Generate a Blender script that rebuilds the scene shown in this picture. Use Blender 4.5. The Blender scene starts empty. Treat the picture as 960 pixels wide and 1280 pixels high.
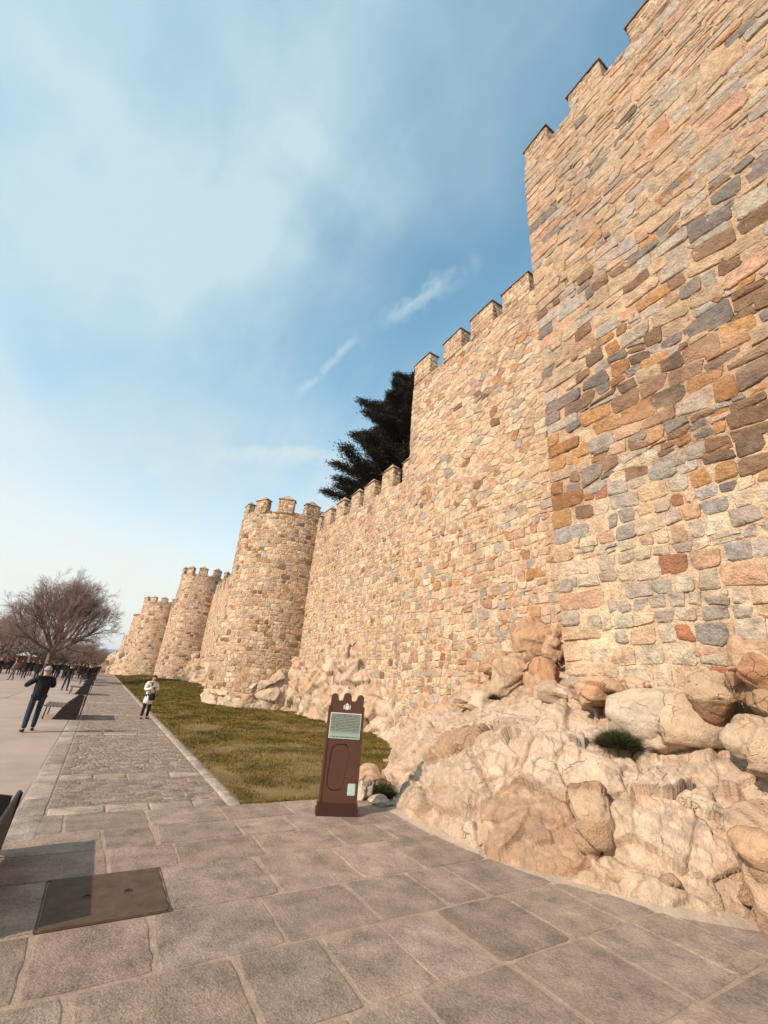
import bpy, bmesh, math, random
import numpy as np
from math import sin, cos, pi, radians, sqrt, atan2
from mathutils import Vector, Matrix
random.seed(7); RNG = np.random.default_rng(7)
S = bpy.context.scene
COL = S.collection

# ------------------------------------------------------------------ camera
cam_d = bpy.data.cameras.new('camera'); cam = bpy.data.objects.new('camera', cam_d); COL.objects.link(cam)
S.camera = cam
R = ((0.8436046, 0.262442, 0.46846076), (-0.53161409, 0.28534851, 0.79747268), (0.07561575, -0.92179196, 0.38023918))
M = Matrix(((R[0][0], -R[0][1], -R[0][2], 0), (R[1][0], -R[1][1], -R[1][2], 0), (R[2][0], -R[2][1], -R[2][2], 1.95), (0, 0, 0, 1)))
cam.matrix_world = M
cam_d.sensor_fit = 'VERTICAL'; cam_d.sensor_height = 24.0; cam_d.lens = 528.0/1280.0*24.0
cam_d.clip_start = 0.05; cam_d.clip_end = 20000
S.render.resolution_x = 768; S.render.resolution_y = 1024
CAM = np.array([0, 0, 1.95])

# ------------------------------------------------------------------ light
SUN_EL = 33.0; SUN_DIR = Vector((-1, -0.2, math.tan(radians(SUN_EL))*1.02)).normalized()
sd = bpy.data.lights.new('sun', 'SUN'); sd.energy = 4.95; sd.angle = radians(0.6); sd.color = (1.0, 0.838, 0.68)
sun = bpy.data.objects.new('sun', sd); COL.objects.link(sun)
sun.rotation_euler = SUN_DIR.to_track_quat('Z', 'Y').to_euler()
W = bpy.data.worlds.new('World'); S.world = W; W.use_nodes = True
S.view_settings.view_transform = 'Standard'; S.view_settings.look = 'None'
S.view_settings.exposure = 0.16; S.view_settings.gamma = 1

class NT:
    def __init__(s, tree): s.t = tree; s.n = tree.nodes; s.l = tree.links
    def new(s, typ, **kw):
        n = s.n.new(typ)
        for k, v in kw.items():
            if k.startswith('i_'):
                key = k[2:]; key = int(key) if key.isdigit() else key.replace('_', ' ')
                s.set(n, key, v)
            else: setattr(n, k, v)
        return n
    def set(s, n, key, v):
        if isinstance(v, bpy.types.NodeSocket): s.l.new(v, n.inputs[key])
        else: n.inputs[key].default_value = v
    def math(s, op, a, b=0.0, c=None, clamp=False):
        n = s.n.new('ShaderNodeMath'); n.operation = op; n.use_clamp = clamp
        s.set(n, 0, a); s.set(n, 1, b)
        if c is not None: s.set(n, 2, c)
        return n.outputs[0]
    def mix(s, fac, a, b, blend='MIX'):
        n = s.n.new('ShaderNodeMix'); n.data_type = 'RGBA'; n.blend_type = blend
        s.set(n, 0, fac)
        for k, v in ((6, a), (7, b)):
            if not isinstance(v, bpy.types.NodeSocket) and len(v) == 3: v = (*v, 1)
            s.set(n, k, v)
        return n.outputs[2]
    def noise(s, vec, scale, detail=4, rough=0.55, dist=0.0):
        n = s.n.new('ShaderNodeTexNoise'); s.set(n, 'Scale', scale); s.set(n, 'Detail', detail); s.set(n, 'Roughness', rough); s.set(n, 'Distortion', dist)
        if vec is not None: s.l.new(vec, n.inputs['Vector'])
        return n.outputs['Fac']
    def ramp(s, fac, a, b):
        n = s.n.new('ShaderNodeMapRange'); n.interpolation_type = 'SMOOTHSTEP'
        s.set(n, 0, fac); s.set(n, 1, a); s.set(n, 2, b); return n.outputs[0]
    def mapping(s, vec, loc=(0,0,0), rot=(0,0,0), scale=(1,1,1)):
        n = s.n.new('ShaderNodeMapping'); s.l.new(vec, n.inputs[0]); n.inputs[1].default_value = loc; n.inputs[2].default_value = rot; n.inputs[3].default_value = scale
        return n.outputs[0]

def build_world():
    t = NT(W.node_tree); t.n.clear()
    out = t.new('ShaderNodeOutputWorld'); bg = t.new('ShaderNodeBackground')
    sky = t.new('ShaderNodeTexSky'); sky.sky_type = 'NISHITA'; sky.sun_disc = False
    sky.sun_elevation = radians(SUN_EL); sky.sun_rotation = atan2(SUN_DIR.x, SUN_DIR.y)
    sky.altitude = 1100; sky.air_density = 1.0; sky.dust_density = 1.2; sky.ozone_density = 1.0
    tc = t.new('ShaderNodeTexCoord'); d = tc.outputs['Generated']
    sep = t.new('ShaderNodeSeparateXYZ'); t.l.new(d, sep.inputs[0])
    z = t.math('MAXIMUM', sep.outputs[2], 0.0)
    zz = t.math('ADD', z, 0.12)
    px = t.math('DIVIDE', sep.outputs[0], zz); py = t.math('DIVIDE', sep.outputs[1], zz)
    cmb = t.new('ShaderNodeCombineXYZ'); t.l.new(px, cmb.inputs[0]); t.l.new(py, cmb.inputs[1])
    pl = cmb.outputs[0]
    # high veil of cirrus, streaked
    n1 = t.noise(t.mapping(pl, (3.1, 1.7, 0), (0, 0, 0.35), (1.0, 0.6, 1)), 0.8, 7, 0.5, 0.25)
    n2 = t.noise(t.mapping(pl, (1.0, 7.7, 0), (0, 0, -0.5), (0.9, 0.28, 1)), 2.6, 10, 0.62, 0.35)
    veil = t.math('ADD', t.math('MULTIPLY', t.ramp(n1, 0.30, 0.74), 0.50), t.math('MULTIPLY', t.ramp(n2, 0.40, 0.72), 0.34))
    def blob(dirv, width, gain, nz):
        v = Vector(dirv).normalized()
        dn = t.new('ShaderNodeVectorMath', operation='DOT_PRODUCT'); t.l.new(d, dn.inputs[0]); dn.inputs[1].default_value = v
        m = t.ramp(dn.outputs['Value'], cos(width), 1.0)
        return t.math('MULTIPLY', t.math('MULTIPLY', m, gain), nz)
    nz1 = t.ramp(t.noise(t.mapping(d, (0, 0, 0), (0.3, 0.5, 0.2), (1, 1.6, 1)), 2.3, 7, 0.5, 0.3), 0.28, 0.70)
    clouds = veil
    for dirv, w_, g_ in CLOUDS:
        clouds = t.math('ADD', clouds, blob(dirv, w_, g_, nz1))
    # thin curved wisps
    for a, b, hw, g_ in WISPS:
        a = Vector(a).normalized(); b = Vector(b).normalized()
        mid = (a+b).normalized(); nrm = a.cross(b).normalized()
        nn = t.noise(d, 9, 5, 0.6, 0.8)
        dn = t.new('ShaderNodeVectorMath', operation='DOT_PRODUCT'); t.l.new(d, dn.inputs[0]); dn.inputs[1].default_value = nrm
        off = t.math('ABSOLUTE', t.math('ADD', dn.outputs['Value'], t.math('MULTIPLY', t.math('SUBTRACT', nn, 0.5), hw*3.0)))
        dm = t.new('ShaderNodeVectorMath', operation='DOT_PRODUCT'); t.l.new(d, dm.inputs[0]); dm.inputs[1].default_value = mid
        half = a.angle(b)*0.55
        m = t.math('MULTIPLY', t.ramp(dm.outputs['Value'], cos(half*1.15), cos(half*0.4)), t.math('SUBTRACT', 1.0, t.ramp(off, 0.0, hw)))
        clouds = t.math('ADD', clouds, t.math('MULTIPLY', t.math('MULTIPLY', m, g_), t.ramp(nn, 0.3, 0.65)))
    clouds = t.math('MINIMUM', clouds, 0.93)
    hz = t.math('SUBTRACT', 1.0, t.ramp(z, 0.0, 0.64))
    tint = t.mix(1.0, sky.outputs[0], (2.25, 3.0, 2.5), 'MULTIPLY')
    ccol = t.mix(hz, (5.1, 6.6, 7.2), (7.8, 7.5, 6.6))
    c = t.mix(clouds, tint, ccol)
    c = t.mix(t.math('MULTIPLY', t.math('POWER', hz, 1.25), 1.0), c, (8.1, 7.9, 7.3))
    t.l.new(c, bg.inputs[0]); bg.inputs[1].default_value = 0.105
    t.l.new(bg.outputs[0], out.inputs[0])
# directions in the real sky (x right of street, y along the street, z up)
CLOUDS = [((-0.086, 0.576, 0.813), 0.34, 0.36), ((0.17, 0.50, 0.85), 0.36, 0.30), ((-0.31, 0.61, 0.73), 0.26, 0.25), ((-0.30, 0.78, 0.54), 0.42, 0.45), ((0.30, 0.83, 0.47), 0.18, 0.30), ((0.25, 0.24, 0.94), 0.3, 0.18)]
WISPS = [((0.329, 0.608, 0.723), (0.418, 0.432, 0.799), 0.030, 0.62), ((0.215, 0.779, 0.59), (0.283, 0.662, 0.694), 0.014, 0.50),
         ((-0.083, 0.942, 0.325), (0.039, 0.908, 0.418), 0.012, 0.50), ((-0.066, 0.965, 0.254), (-0.034, 0.952, 0.303), 0.008, 0.35), ((0.058, 0.899, 0.435), (0.39, 0.785, 0.483), 0.030, 0.45)]
build_world()

# ------------------------------------------------------------------ materials
def mat(name, color=None, rough=0.85, attr=False, noise_scale=(8, 40), var=0.3, bump=0.4, bump_scale=30, metal=0.0, tint=None, tint_scale=1.0, spec=0.3, bump_dist=0.02, speck=0.0, second=None, crack=False, streak=0.0):
    m = bpy.data.materials.new(name); m.use_nodes = True; t = NT(m.node_tree); t.n.clear()
    out = t.new('ShaderNodeOutputMaterial'); b = t.new('ShaderNodeBsdfPrincipled'); t.l.new(b.outputs[0], out.inputs[0])
    geo = t.new('ShaderNodeNewGeometry'); pos = geo.outputs['Position']
    if attr:
        a = t.new('ShaderNodeAttribute'); a.attribute_name = 'Col'; base = a.outputs['Color']
    else:
        rgb = t.new('ShaderNodeRGB'); rgb.outputs[0].default_value = (*color, 1); base = rgb.outputs[0]
    n1 = t.noise(pos, noise_scale[0], 5, 0.6); n2 = t.noise(pos, noise_scale[1], 4, 0.65)
    v = t.math('ADD', t.math('MULTIPLY', n1, 1.1), t.math('MULTIPLY', n2, 0.9))
    v = t.math('ADD', t.math('MULTIPLY', t.math('SUBTRACT', v, 1.0), var*2.2), 1.0)
    g = t.new('ShaderNodeCombineXYZ'); t.l.new(v, g.inputs[0]); t.l.new(v, g.inputs[1]); t.l.new(v, g.inputs[2])
    c = t.mix(1.0, base, g.outputs[0], 'MULTIPLY')
    if tint:
        nt_ = t.ramp(t.noise(pos, tint_scale, 5, 0.6, 0.4), 0.45, 0.7)
        c = t.mix(t.math('MULTIPLY', nt_, tint[3] if len(tint) > 3 else 0.5), c, tint[:3])
    if second:
        nt_ = t.ramp(t.noise(t.mapping(pos, (5, 9, 2)), second[3], 4, 0.6, 0.3), 0.52, 0.72)
        c = t.mix(t.math('MULTIPLY', nt_, second[4]), c, second[:3])
    if streak > 0:
        st = t.ramp(t.noise(t.mapping(pos, (2, 4, 1), (0, 0, 0), (0.8, 0.8, 0.14)), 1.0, 5, 0.6, 0.3), 0.5, 0.72)
        c = t.mix(t.math('MULTIPLY', st, streak), c, (0.25, 0.155, 0.10))
    if crack:
        wv = t.new('ShaderNodeVectorMath', operation='MULTIPLY_ADD'); nn = t.new('ShaderNodeTexNoise'); t.l.new(pos, nn.inputs['Vector']); nn.inputs['Scale'].default_value = 2.2; nn.inputs['Detail'].default_value = 4
        t.l.new(nn.outputs['Color'], wv.inputs[0]); wv.inputs[1].default_value = (0.45, 0.45, 0.45); t.l.new(pos, wv.inputs[2])
        ck = None
        for sc_, wd_, off in ((0.9, 0.009, 3.0), (1.9, 0.010, 8.0)):
            vn = t.new('ShaderNodeTexVoronoi'); vn.feature = 'DISTANCE_TO_EDGE'; t.l.new(t.mapping(wv.outputs[0], (off, off, 0), (0.3, 0.5, 0.2), (1, 1.3, 0.8)), vn.inputs['Vector']); vn.inputs['Scale'].default_value = sc_
            ln = t.math('SUBTRACT', 1.0, t.ramp(vn.outputs['Distance'], 0.0, wd_))
            ln = t.math('MULTIPLY', ln, t.ramp(t.noise(t.mapping(pos, (off, 1, 2)), 1.0, 3), 0.50, 0.60))
            ck = ln if ck is None else t.math('MAXIMUM', ck, ln)
        c = t.mix(t.math('MULTIPLY', ck, 0.38), c, (0.24, 0.14, 0.085))
    if speck > 0:
        vn = t.new('ShaderNodeTexVoronoi'); t.l.new(pos, vn.inputs['Vector']); vn.inputs['Scale'].default_value = 130
        sp = t.math('SUBTRACT', 1.0, t.ramp(vn.outputs['Distance'], 0.0, 0.28))
        n3 = t.ramp(t.noise(pos, 70, 2), 0.5, 0.62)
        c = t.mix(t.math('MULTIPLY', t.math('MULTIPLY', sp, n3), speck), c, (0.75, 0.66, 0.56))
    t.l.new(c, b.inputs['Base Color']); b.inputs['Roughness'].default_value = rough; b.inputs['Metallic'].default_value = metal
    b.inputs['Specular IOR Level'].default_value = spec
    if bump > 0:
        bn = t.new('ShaderNodeBump'); bn.inputs['Strength'].default_value = bump; bn.inputs['Distance'].default_value = bump_dist
        h = t.math('ADD', t.noise(pos, bump_scale, 6, 0.65), t.math('MULTIPLY', t.noise(pos, bump_scale*0.25, 4, 0.5), 1.5))
        if crack: h = t.math('SUBTRACT', h, t.math('MULTIPLY', ck, 1.2))
        t.l.new(h, bn.inputs['Height']); t.l.new(bn.outputs[0], b.inputs['Normal'])
    return m
MASON = mat('masonry_stone', attr=True, noise_scale=(6, 30), var=0.62, bump=1.0, bump_scale=22, bump_dist=0.045, tint=(0.62, 0.41, 0.27, 0.36), tint_scale=0.6, second=(0.22, 0.155, 0.11, 5.0, 0.42), streak=0.30)
ROCK = mat('granite_rock', attr=True, noise_scale=(2.5, 30), var=0.30, bump=0.95, bump_scale=48, bump_dist=0.022, crack=True, speck=0.25, tint=(0.46, 0.27, 0.16, 0.55), tint_scale=0.9, second=(0.27, 0.19, 0.135, 3.0, 0.30))
SLAB = mat('granite_paving', attr=True, noise_scale=(3.0, 42), var=0.75, bump=0.95, bump_scale=60, bump_dist=0.012, tint=(0.23, 0.155, 0.12, 0.4), tint_scale=1.1, speck=0.55)
BED = mat('sandy_joint', (0.33, 0.235, 0.175), noise_scale=(6, 50), var=0.4, bump=0.7, bump_scale=70, bump_dist=0.01)
PLAZA = mat('plaza_concrete', (0.37, 0.275, 0.225), noise_scale=(0.5, 30), var=0.28, bump=0.3, bump_scale=60, bump_dist=0.006, tint=(0.30, 0.22, 0.17, 0.4), tint_scale=0.35)
SOIL = mat('lawn_soil', (0.17, 0.115, 0.04), noise_scale=(1.2, 18), var=0.7, bump=0.8, bump_scale=30, bump_dist=0.03, tint=(0.30, 0.19, 0.09, 0.5), tint_scale=0.45)
EARTH = mat('dry_ground', (0.24, 0.18, 0.11), noise_scale=(0.05, 1), var=0.4, bump=0.0)
IRON = mat('rusty_iron', (0.105, 0.060, 0.038), rough=0.75, metal=0.2, noise_scale=(6, 90), var=0.5, bump=0.6, bump_scale=90, bump_dist=0.006, speck=0.25)
CORTEN = mat('brown_steel', (0.088, 0.036, 0.020), rough=0.5, noise_scale=(4, 60), var=0.18, bump=0.08, bump_scale=60, spec=0.4)
CORTEN_D = mat('dark_brown_steel', (0.05, 0.018, 0.013), rough=0.6, var=0.15, bump=0.05)
ENGRAVE = mat('engraved_line', (0.035, 0.012, 0.010), rough=0.7, var=0.1, bump=0)
BENCHM = mat('dark_bench_iron', (0.028, 0.018, 0.016), rough=0.6, metal=0.0, var=0.3, bump=0.1)
BENCHS = mat('worn_bench_slat', (0.12, 0.085, 0.065), rough=0.7, var=0.3, bump=0.1)
BARK = mat('grey_brown_bark', (0.15, 0.10, 0.08), noise_scale=(2, 20), var=0.3, bump=0.4, bump_scale=20)
TWIG = mat('twig_bark', (0.27, 0.18, 0.15), noise_scale=(2, 20), var=0.3, bump=0)
NEEDLE = mat('dark_needles', (0.032, 0.027, 0.014), noise_scale=(0.8, 8), var=0.6, bump=0)
SHRUB = mat('dry_shrub', (0.10, 0.065, 0.045), noise_scale=(0.8, 8), var=0.5, bump=0)
HEDGE = mat('russet_hedge', (0.17, 0.07, 0.035), noise_scale=(0.8, 8), var=0.5, bump=0)
WEED = mat('dark_weed', (0.05, 0.05, 0.015), noise_scale=(3, 30), var=0.4, bump=0)
HILL = mat('far_hills', (0.16, 0.17, 0.15), noise_scale=(0.002, 0.02), var=0.4, bump=0)

def grass_material():
    m = bpy.data.materials.new('grass_blades'); m.use_nodes = True; t = NT(m.node_tree); t.n.clear()
    out = t.new('ShaderNodeOutputMaterial'); b = t.new('ShaderNodeBsdfPrincipled'); t.l.new(b.outputs[0], out.inputs[0])
    geo = t.new('ShaderNodeNewGeometry'); pos = geo.outputs['Position']
    c = t.mix(t.ramp(t.noise(pos, 0.9, 5, 0.6), 0.38, 0.60), (0.10, 0.074, 0.012), (0.26, 0.17, 0.05))
    c = t.mix(t.ramp(t.noise(pos, 14, 3, 0.6), 0.4, 0.7), c, (0.07, 0.06, 0.009))
    t.l.new(c, b.inputs['Base Color']); b.inputs['Roughness'].default_value = 0.8; b.inputs['Specular IOR Level'].default_value = 0.15
    return m
GRASS = grass_material()

# ------------------------------------------------------------------ object helpers
def link(o, parent=None):
    COL.objects.link(o)
    if parent is not None: o.parent = parent
    return o
def tag(o, label=None, cat=None, group=None, kind=None):
    if label: o['label'] = label
    if cat: o['category'] = cat
    if group: o['group'] = group
    if kind: o['kind'] = kind
    return o
def thing(name, label, cat, loc=(0, 0, 0), rz=0, group=None):
    o = bpy.data.objects.new(name, None); o.location = loc; o.rotation_euler = (0, 0, rz); o.empty_display_size = 0.2
    return tag(link(o), label, cat, group)
def mk_mesh(name, verts, faces, material, cols=None, smooth=True, sharp_deg=None):
    me = bpy.data.meshes.new(name)
    verts = np.asarray(verts, dtype=np.float32).reshape(-1, 3)
    if isinstance(faces, np.ndarray) and faces.ndim == 2:
        k = faces.shape[1]; nf = faces.shape[0]
        me.vertices.add(len(verts)); me.vertices.foreach_set('co', verts.ravel())
        me.loops.add(nf*k); me.loops.foreach_set('vertex_index', faces.astype(np.int32).ravel())
        me.polygons.add(nf); me.polygons.foreach_set('loop_start', np.arange(0, nf*k, k, dtype=np.int32))
        me.update(calc_edges=True)
    else:
        me.from_pydata(verts.tolist(), [], faces); me.update()
    if cols is not None:
        c = np.ones((len(verts), 4), dtype=np.float32); c[:, :3] = np.asarray(cols, dtype=np.float32).reshape(-1, 3)
        a = me.color_attributes.new('Col', 'FLOAT_COLOR', 'POINT'); a.data.foreach_set('color', c.ravel())
    for m in (material if isinstance(material, (list, tuple)) else [material]): me.materials.append(m)
    me.polygons.foreach_set('use_smooth', [smooth]*len(me.polygons))
    me.validate(); me.update()
    return me
def mobj(name, me, parent=None): return link(bpy.data.objects.new(name, me), parent)

class MB:
    """collects shapes into one mesh"""
    def __init__(s): s.v = []; s.f = []; s.c = []
    def add(s, v, f, c=None):
        b = len(s.v); s.v.extend([tuple(p) for p in v]); s.f.extend([tuple(i+b for i in q) for q in f])
        s.c.extend([c or (0.4, 0.3, 0.22)]*len(v))
    def box(s, x0, x1, y0, y1, z0, z1, c=None, mat4=None):
        v = [Vector(p) for p in ((x0,y0,z0),(x1,y0,z0),(x1,y1,z0),(x0,y1,z0),(x0,y0,z1),(x1,y0,z1),(x1,y1,z1),(x0,y1,z1))]
        if mat4: v = [mat4 @ p for p in v]
        s.add(v, [(0,3,2,1),(4,5,6,7),(0,1,5,4),(1,2,6,5),(2,3,7,6),(3,0,4,7)], c)
    def tube(s, pts, rad, n=6, c=None, cap=True):
        pts = [Vector(p) for p in pts]; rings = []
        if not hasattr(rad, '__len__'): rad = [rad]*len(pts)
        for i, p in enumerate(pts):
            t = (pts[min(i+1, len(pts)-1)]-pts[max(i-1, 0)]).normalized()
            a = t.orthogonal().normalized() if i == 0 else (rings_a - t*rings_a.dot(t)).normalized()
            rings_a = a; b = t.cross(a)
            rings.append([p+(a*cos(2*pi*k/n)+b*sin(2*pi*k/n))*rad[i] for k in range(n)])
        v = [q for r in rings for q in r]; f = []
        for i in range(len(pts)-1):
            for k in range(n): f.append((i*n+k, i*n+(k+1) % n, (i+1)*n+(k+1) % n, (i+1)*n+k))
        if cap: f.append(tuple(range(n-1, -1, -1))); f.append(tuple((len(pts)-1)*n+k for k in range(n)))
        s.add(v, f, c)
    def mesh(s, name, material, smooth=False, attr=False):
        return mk_mesh(name, s.v, s.f, material, s.c if attr else None, smooth)
    def build(s, name, material, parent=None, smooth=False, attr=False):
        return mobj(name, s.mesh(name, material, smooth, attr), parent)

# ------------------------------------------------------------------ numpy noise
def _h(ix, iy, iz, seed):
    n = (ix.astype(np.int64)*73856093) ^ (iy.astype(np.int64)*19349663) ^ (iz.astype(np.int64)*83492791) ^ np.int64(seed*2654435)
    n = (n ^ (n >> 13))*1274126177; n = n & 0x7fffffff; n = (n ^ (n >> 15))*2246822519 & 0x7fffffff; n ^= n >> 13
    return (n & 0xffffff)/float(0x1000000)
def vnoise(P, seed=0):
    i = np.floor(P).astype(np.int64); f = P-i; u = f*f*f*(f*(f*6-15)+10); r = 0
    for dx in (0, 1):
        wx = u[:, 0] if dx else 1-u[:, 0]
        for dy in (0, 1):
            wy = u[:, 1] if dy else 1-u[:, 1]
            for dz in (0, 1):
                wz = u[:, 2] if dz else 1-u[:, 2]
                r = r+wx*wy*wz*_h(i[:, 0]+dx, i[:, 1]+dy, i[:, 2]+dz, seed)
    return r*2-1
def fbm(P, scale=1.0, octv=4, seed=0, gain=0.5):
    P = np.asarray(P, float); r = 0; a = 1; s = scale
    for k in range(octv): r = r+a*vnoise(P*s+17.3*k, seed+k); a *= gain; s *= 2.03
    return r
def worley(P, cell, seed=0):
    Q = np.asarray(P, float)/cell; i0 = np.floor(Q).astype(np.int64); n = len(Q)
    f1 = np.full(n, 9.0); f2 = np.full(n, 9.0); sid = np.zeros((n, 3)); rnd = np.zeros((n, 4))
    for dx in (-1, 0, 1):
        for dy in (-1, 0, 1):
            for dz in (-1, 0, 1):
                ix, iy, iz = i0[:, 0]+dx, i0[:, 1]+dy, i0[:, 2]+dz
                s = np.stack([ix+_h(ix, iy, iz, seed), iy+_h(ix, iy, iz, seed+1), iz+_h(ix, iy, iz, seed+2)], 1)
                d = np.sqrt(((Q-s)**2).sum(1)); nw = d < f1
                f2 = np.where(nw, f1, np.minimum(f2, d)); f1 = np.where(nw, d, f1)
                if nw.any():
                    sid[nw] = s[nw]
                    for k in range(4): rnd[nw, k] = _h(ix, iy, iz, seed+10+k)[nw]
    return f1, f2, sid*cell, rnd
def rock_disp(P, cell, seed, tilt=0.35, step=0.10, crack=0.12):
    """faceted blocks: every Voronoi block is a tilted plane, cracks between"""
    Pw = P+0.06*cell*np.stack([fbm(P, 1.6/cell, 2, seed+31), fbm(P, 1.6/cell, 2, seed+32), fbm(P, 1.6/cell, 2, seed+33)], 1)
    f1, f2, sd_, r = worley(Pw, cell, seed)
    d = ((Pw-sd_)*(r[:, :3]*2-1)).sum(1)*tilt + (r[:, 3]-0.5)*step*2*cell
    e = f2-f1
    d -= crack*cell*np.exp(-(e/0.045)**2)
    return d, r, e
def lin(c): return tuple(((v/12.92) if v <= 0.04045 else ((v+0.055)/1.055)**2.4) for v in (x/255 for x in c))

def rock_mesh(name, V, F, N, seed, cells=((0.9, 0.35, 0.10), (0.32, 0.30, 0.08)), fine=0.02, tone=((0.51, 0.36, 0.25), (0.38, 0.22, 0.13), (0.575, 0.43, 0.32)), amp=None):
    disp = fine*fbm(V, 3.0, 5, seed+5)
    col = np.zeros((len(V), 3)); tone = np.array(tone)
    crack_dark = np.zeros(len(V))
    for k, (cell, tilt, step) in enumerate(cells):
        d, r, e = rock_disp(V*np.array([1, 1, 1.25]), cell, seed+50*k, tilt, step, (0.05, 0.05, 0.05, 0.03)[k])
        crack_dark = np.maximum(crack_dark, np.exp(-(e*cell/0.028)**2)*(0.8 if k == 0 else 0.5)*(fbm(V, 1.1, 2, seed+70+k) > (-0.3 if k == 0 else 0.05)))
        disp = disp+d
        if k == 0: rr = r
        else: r2 = r
    if len(cells) < 2: r2 = rr
    w = 0.5+0.5*fbm(V, 0.6, 3, seed+9); w = np.clip(w*1.3-0.15, 0, 1)[:, None]
    col = tone[0]*(1-w)+tone[2]*w
    och = np.clip((rr[:, 3]-0.74)*6, 0, 1)[:, None]*0.75
    col = col*(1-och)+tone[1]*och
    col = col*(0.86+0.26*r2[:, :1])
    dk = crack_dark[:, None]*0.62; col = col*(1-dk)+np.array([0.20, 0.12, 0.075])*dk  # darker brown along the cracks between blocks
    if amp is not None: disp = disp*amp
    V2 = V+N*disp[:, None]
    return mk_mesh(name, V2, F, ROCK, col, smooth=True)
def blur_normals(N, nu, nv, k=6, it=2):
    G = N.reshape(nu, nv, 3)
    for _ in range(it):
        for ax in (0, 1):
            acc = G.copy()
            for s in range(1, k+1): acc = acc+np.roll(G, s, ax)+np.roll(G, -s, ax)
            G = acc/(2*k+1)
    G = G/(np.linalg.norm(G, axis=2, keepdims=True)+1e-9); return G.reshape(-1, 3)
def grid_faces(nu, nv):
    i = np.arange(nu-1)[:, None]*nv+np.arange(nv-1)[None, :]
    return np.stack([i, i+nv, i+nv+1, i+1], -1).reshape(-1, 4)
def grid_normals(V, nu, nv):
    G = V.reshape(nu, nv, 3); du = np.gradient(G, axis=0); dv = np.gradient(G, axis=1)
    n = np.cross(du, dv); n /= np.linalg.norm(n, axis=2, keepdims=True)+1e-9; return n.reshape(-1, 3)
def sstep(x, a, b): t = np.clip((x-a)/(b-a), 0, 1); return t*t*(3-2*t)

# ------------------------------------------------------------------ masonry
def poly_inset_round(P, gap, rng, cut=0.22, jit=0.02):
    P = np.asarray(P, float); c = P.mean(0); out = []
    n = len(P); d = P-c; L = np.sqrt((d**2).sum(1)); P = c+d*np.maximum(0.45, 1-gap/np.maximum(L, 1e-3)*1.35)[:, None]
    for i in range(n):
        a, b, e = P[i-1], P[i], P[(i+1) % n]
        la = np.linalg.norm(a-b); le = np.linalg.norm(e-b)
        if la < 0.02 and le < 0.02: continue
        k = cut*min(la, le, 0.42)*rng.uniform(0.45, 1.35)
        out.append(b+(a-b)/max(la, 1e-6)*k); out.append(b+(e-b)/max(le, 1e-6)*k)
    out = np.array(out); return out+rng.normal(0, jit*0.35, out.shape)
def coursed(s0, s1, z0, z1, hr, ar, rng, warp=0.03, wob=0.7):
    """rows of squarish blocks with wavering beds"""
    cells = []; z = z0; rows = [z0]
    while z < z1: z += rng.uniform(*hr); rows.append(z)
    ph = rng.uniform(0, 50, len(rows))
    def zb(k, s): return rows[k]+(0 if k == 0 else warp*(sin(s*1.3+ph[k])+0.6*sin(s*3.1+2*ph[k])+0.4*sin(s*0.4+ph[k]*0.1)))
    for k in range(len(rows)-1):
        s = s0-rng.uniform(0, 0.3); h = rows[k+1]-rows[k]
        while s < s1:
            w = h*rng.uniform(*ar)
            a, b = s, s+w; s = b
            if b > s1+0.0 and b-s1 > 0.6*w: a, b = a, s1
            a = max(a, s0); b = min(b, s1)
            if b-a < 0.07: continue
            la = rng.normal(0, 0.10*h*wob); lb = 0
            q = [(a, zb(k, a)), (b, zb(k, b)), (b, zb(k+1, b)), (a, zb(k+1, a))]
            if rng.random() < 0.12 and h > 0.2:
                m = rng.uniform(0.4, 0.6); ma = q[0][1]*(1-m)+q[3][1]*m; mb = q[1][1]*(1-m)+q[2][1]*m
                cells.append([q[0], q[1], (b, mb), (a, ma)]); cells.append([(a, ma), (b, mb), q[2], q[3]])
            elif rng.random() < 0.10 and w > 0.35:
                m = a+(b-a)*rng.uniform(0.35, 0.65)
                cells.append([q[0], (m, zb(k, m)), (m+0.02, zb(k+1, m)), q[3]]); cells.append([(m, zb(k, m)), q[1], q[2], (m+0.02, zb(k+1, m))])
            else: cells.append(q)
    out = []
    for q in cells:
        q = [(x+rng.normal(0, 0.016*wob), z_+rng.normal(0, 0.014*wob)) for x, z_ in q]
        out.append(q)
    return out
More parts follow.
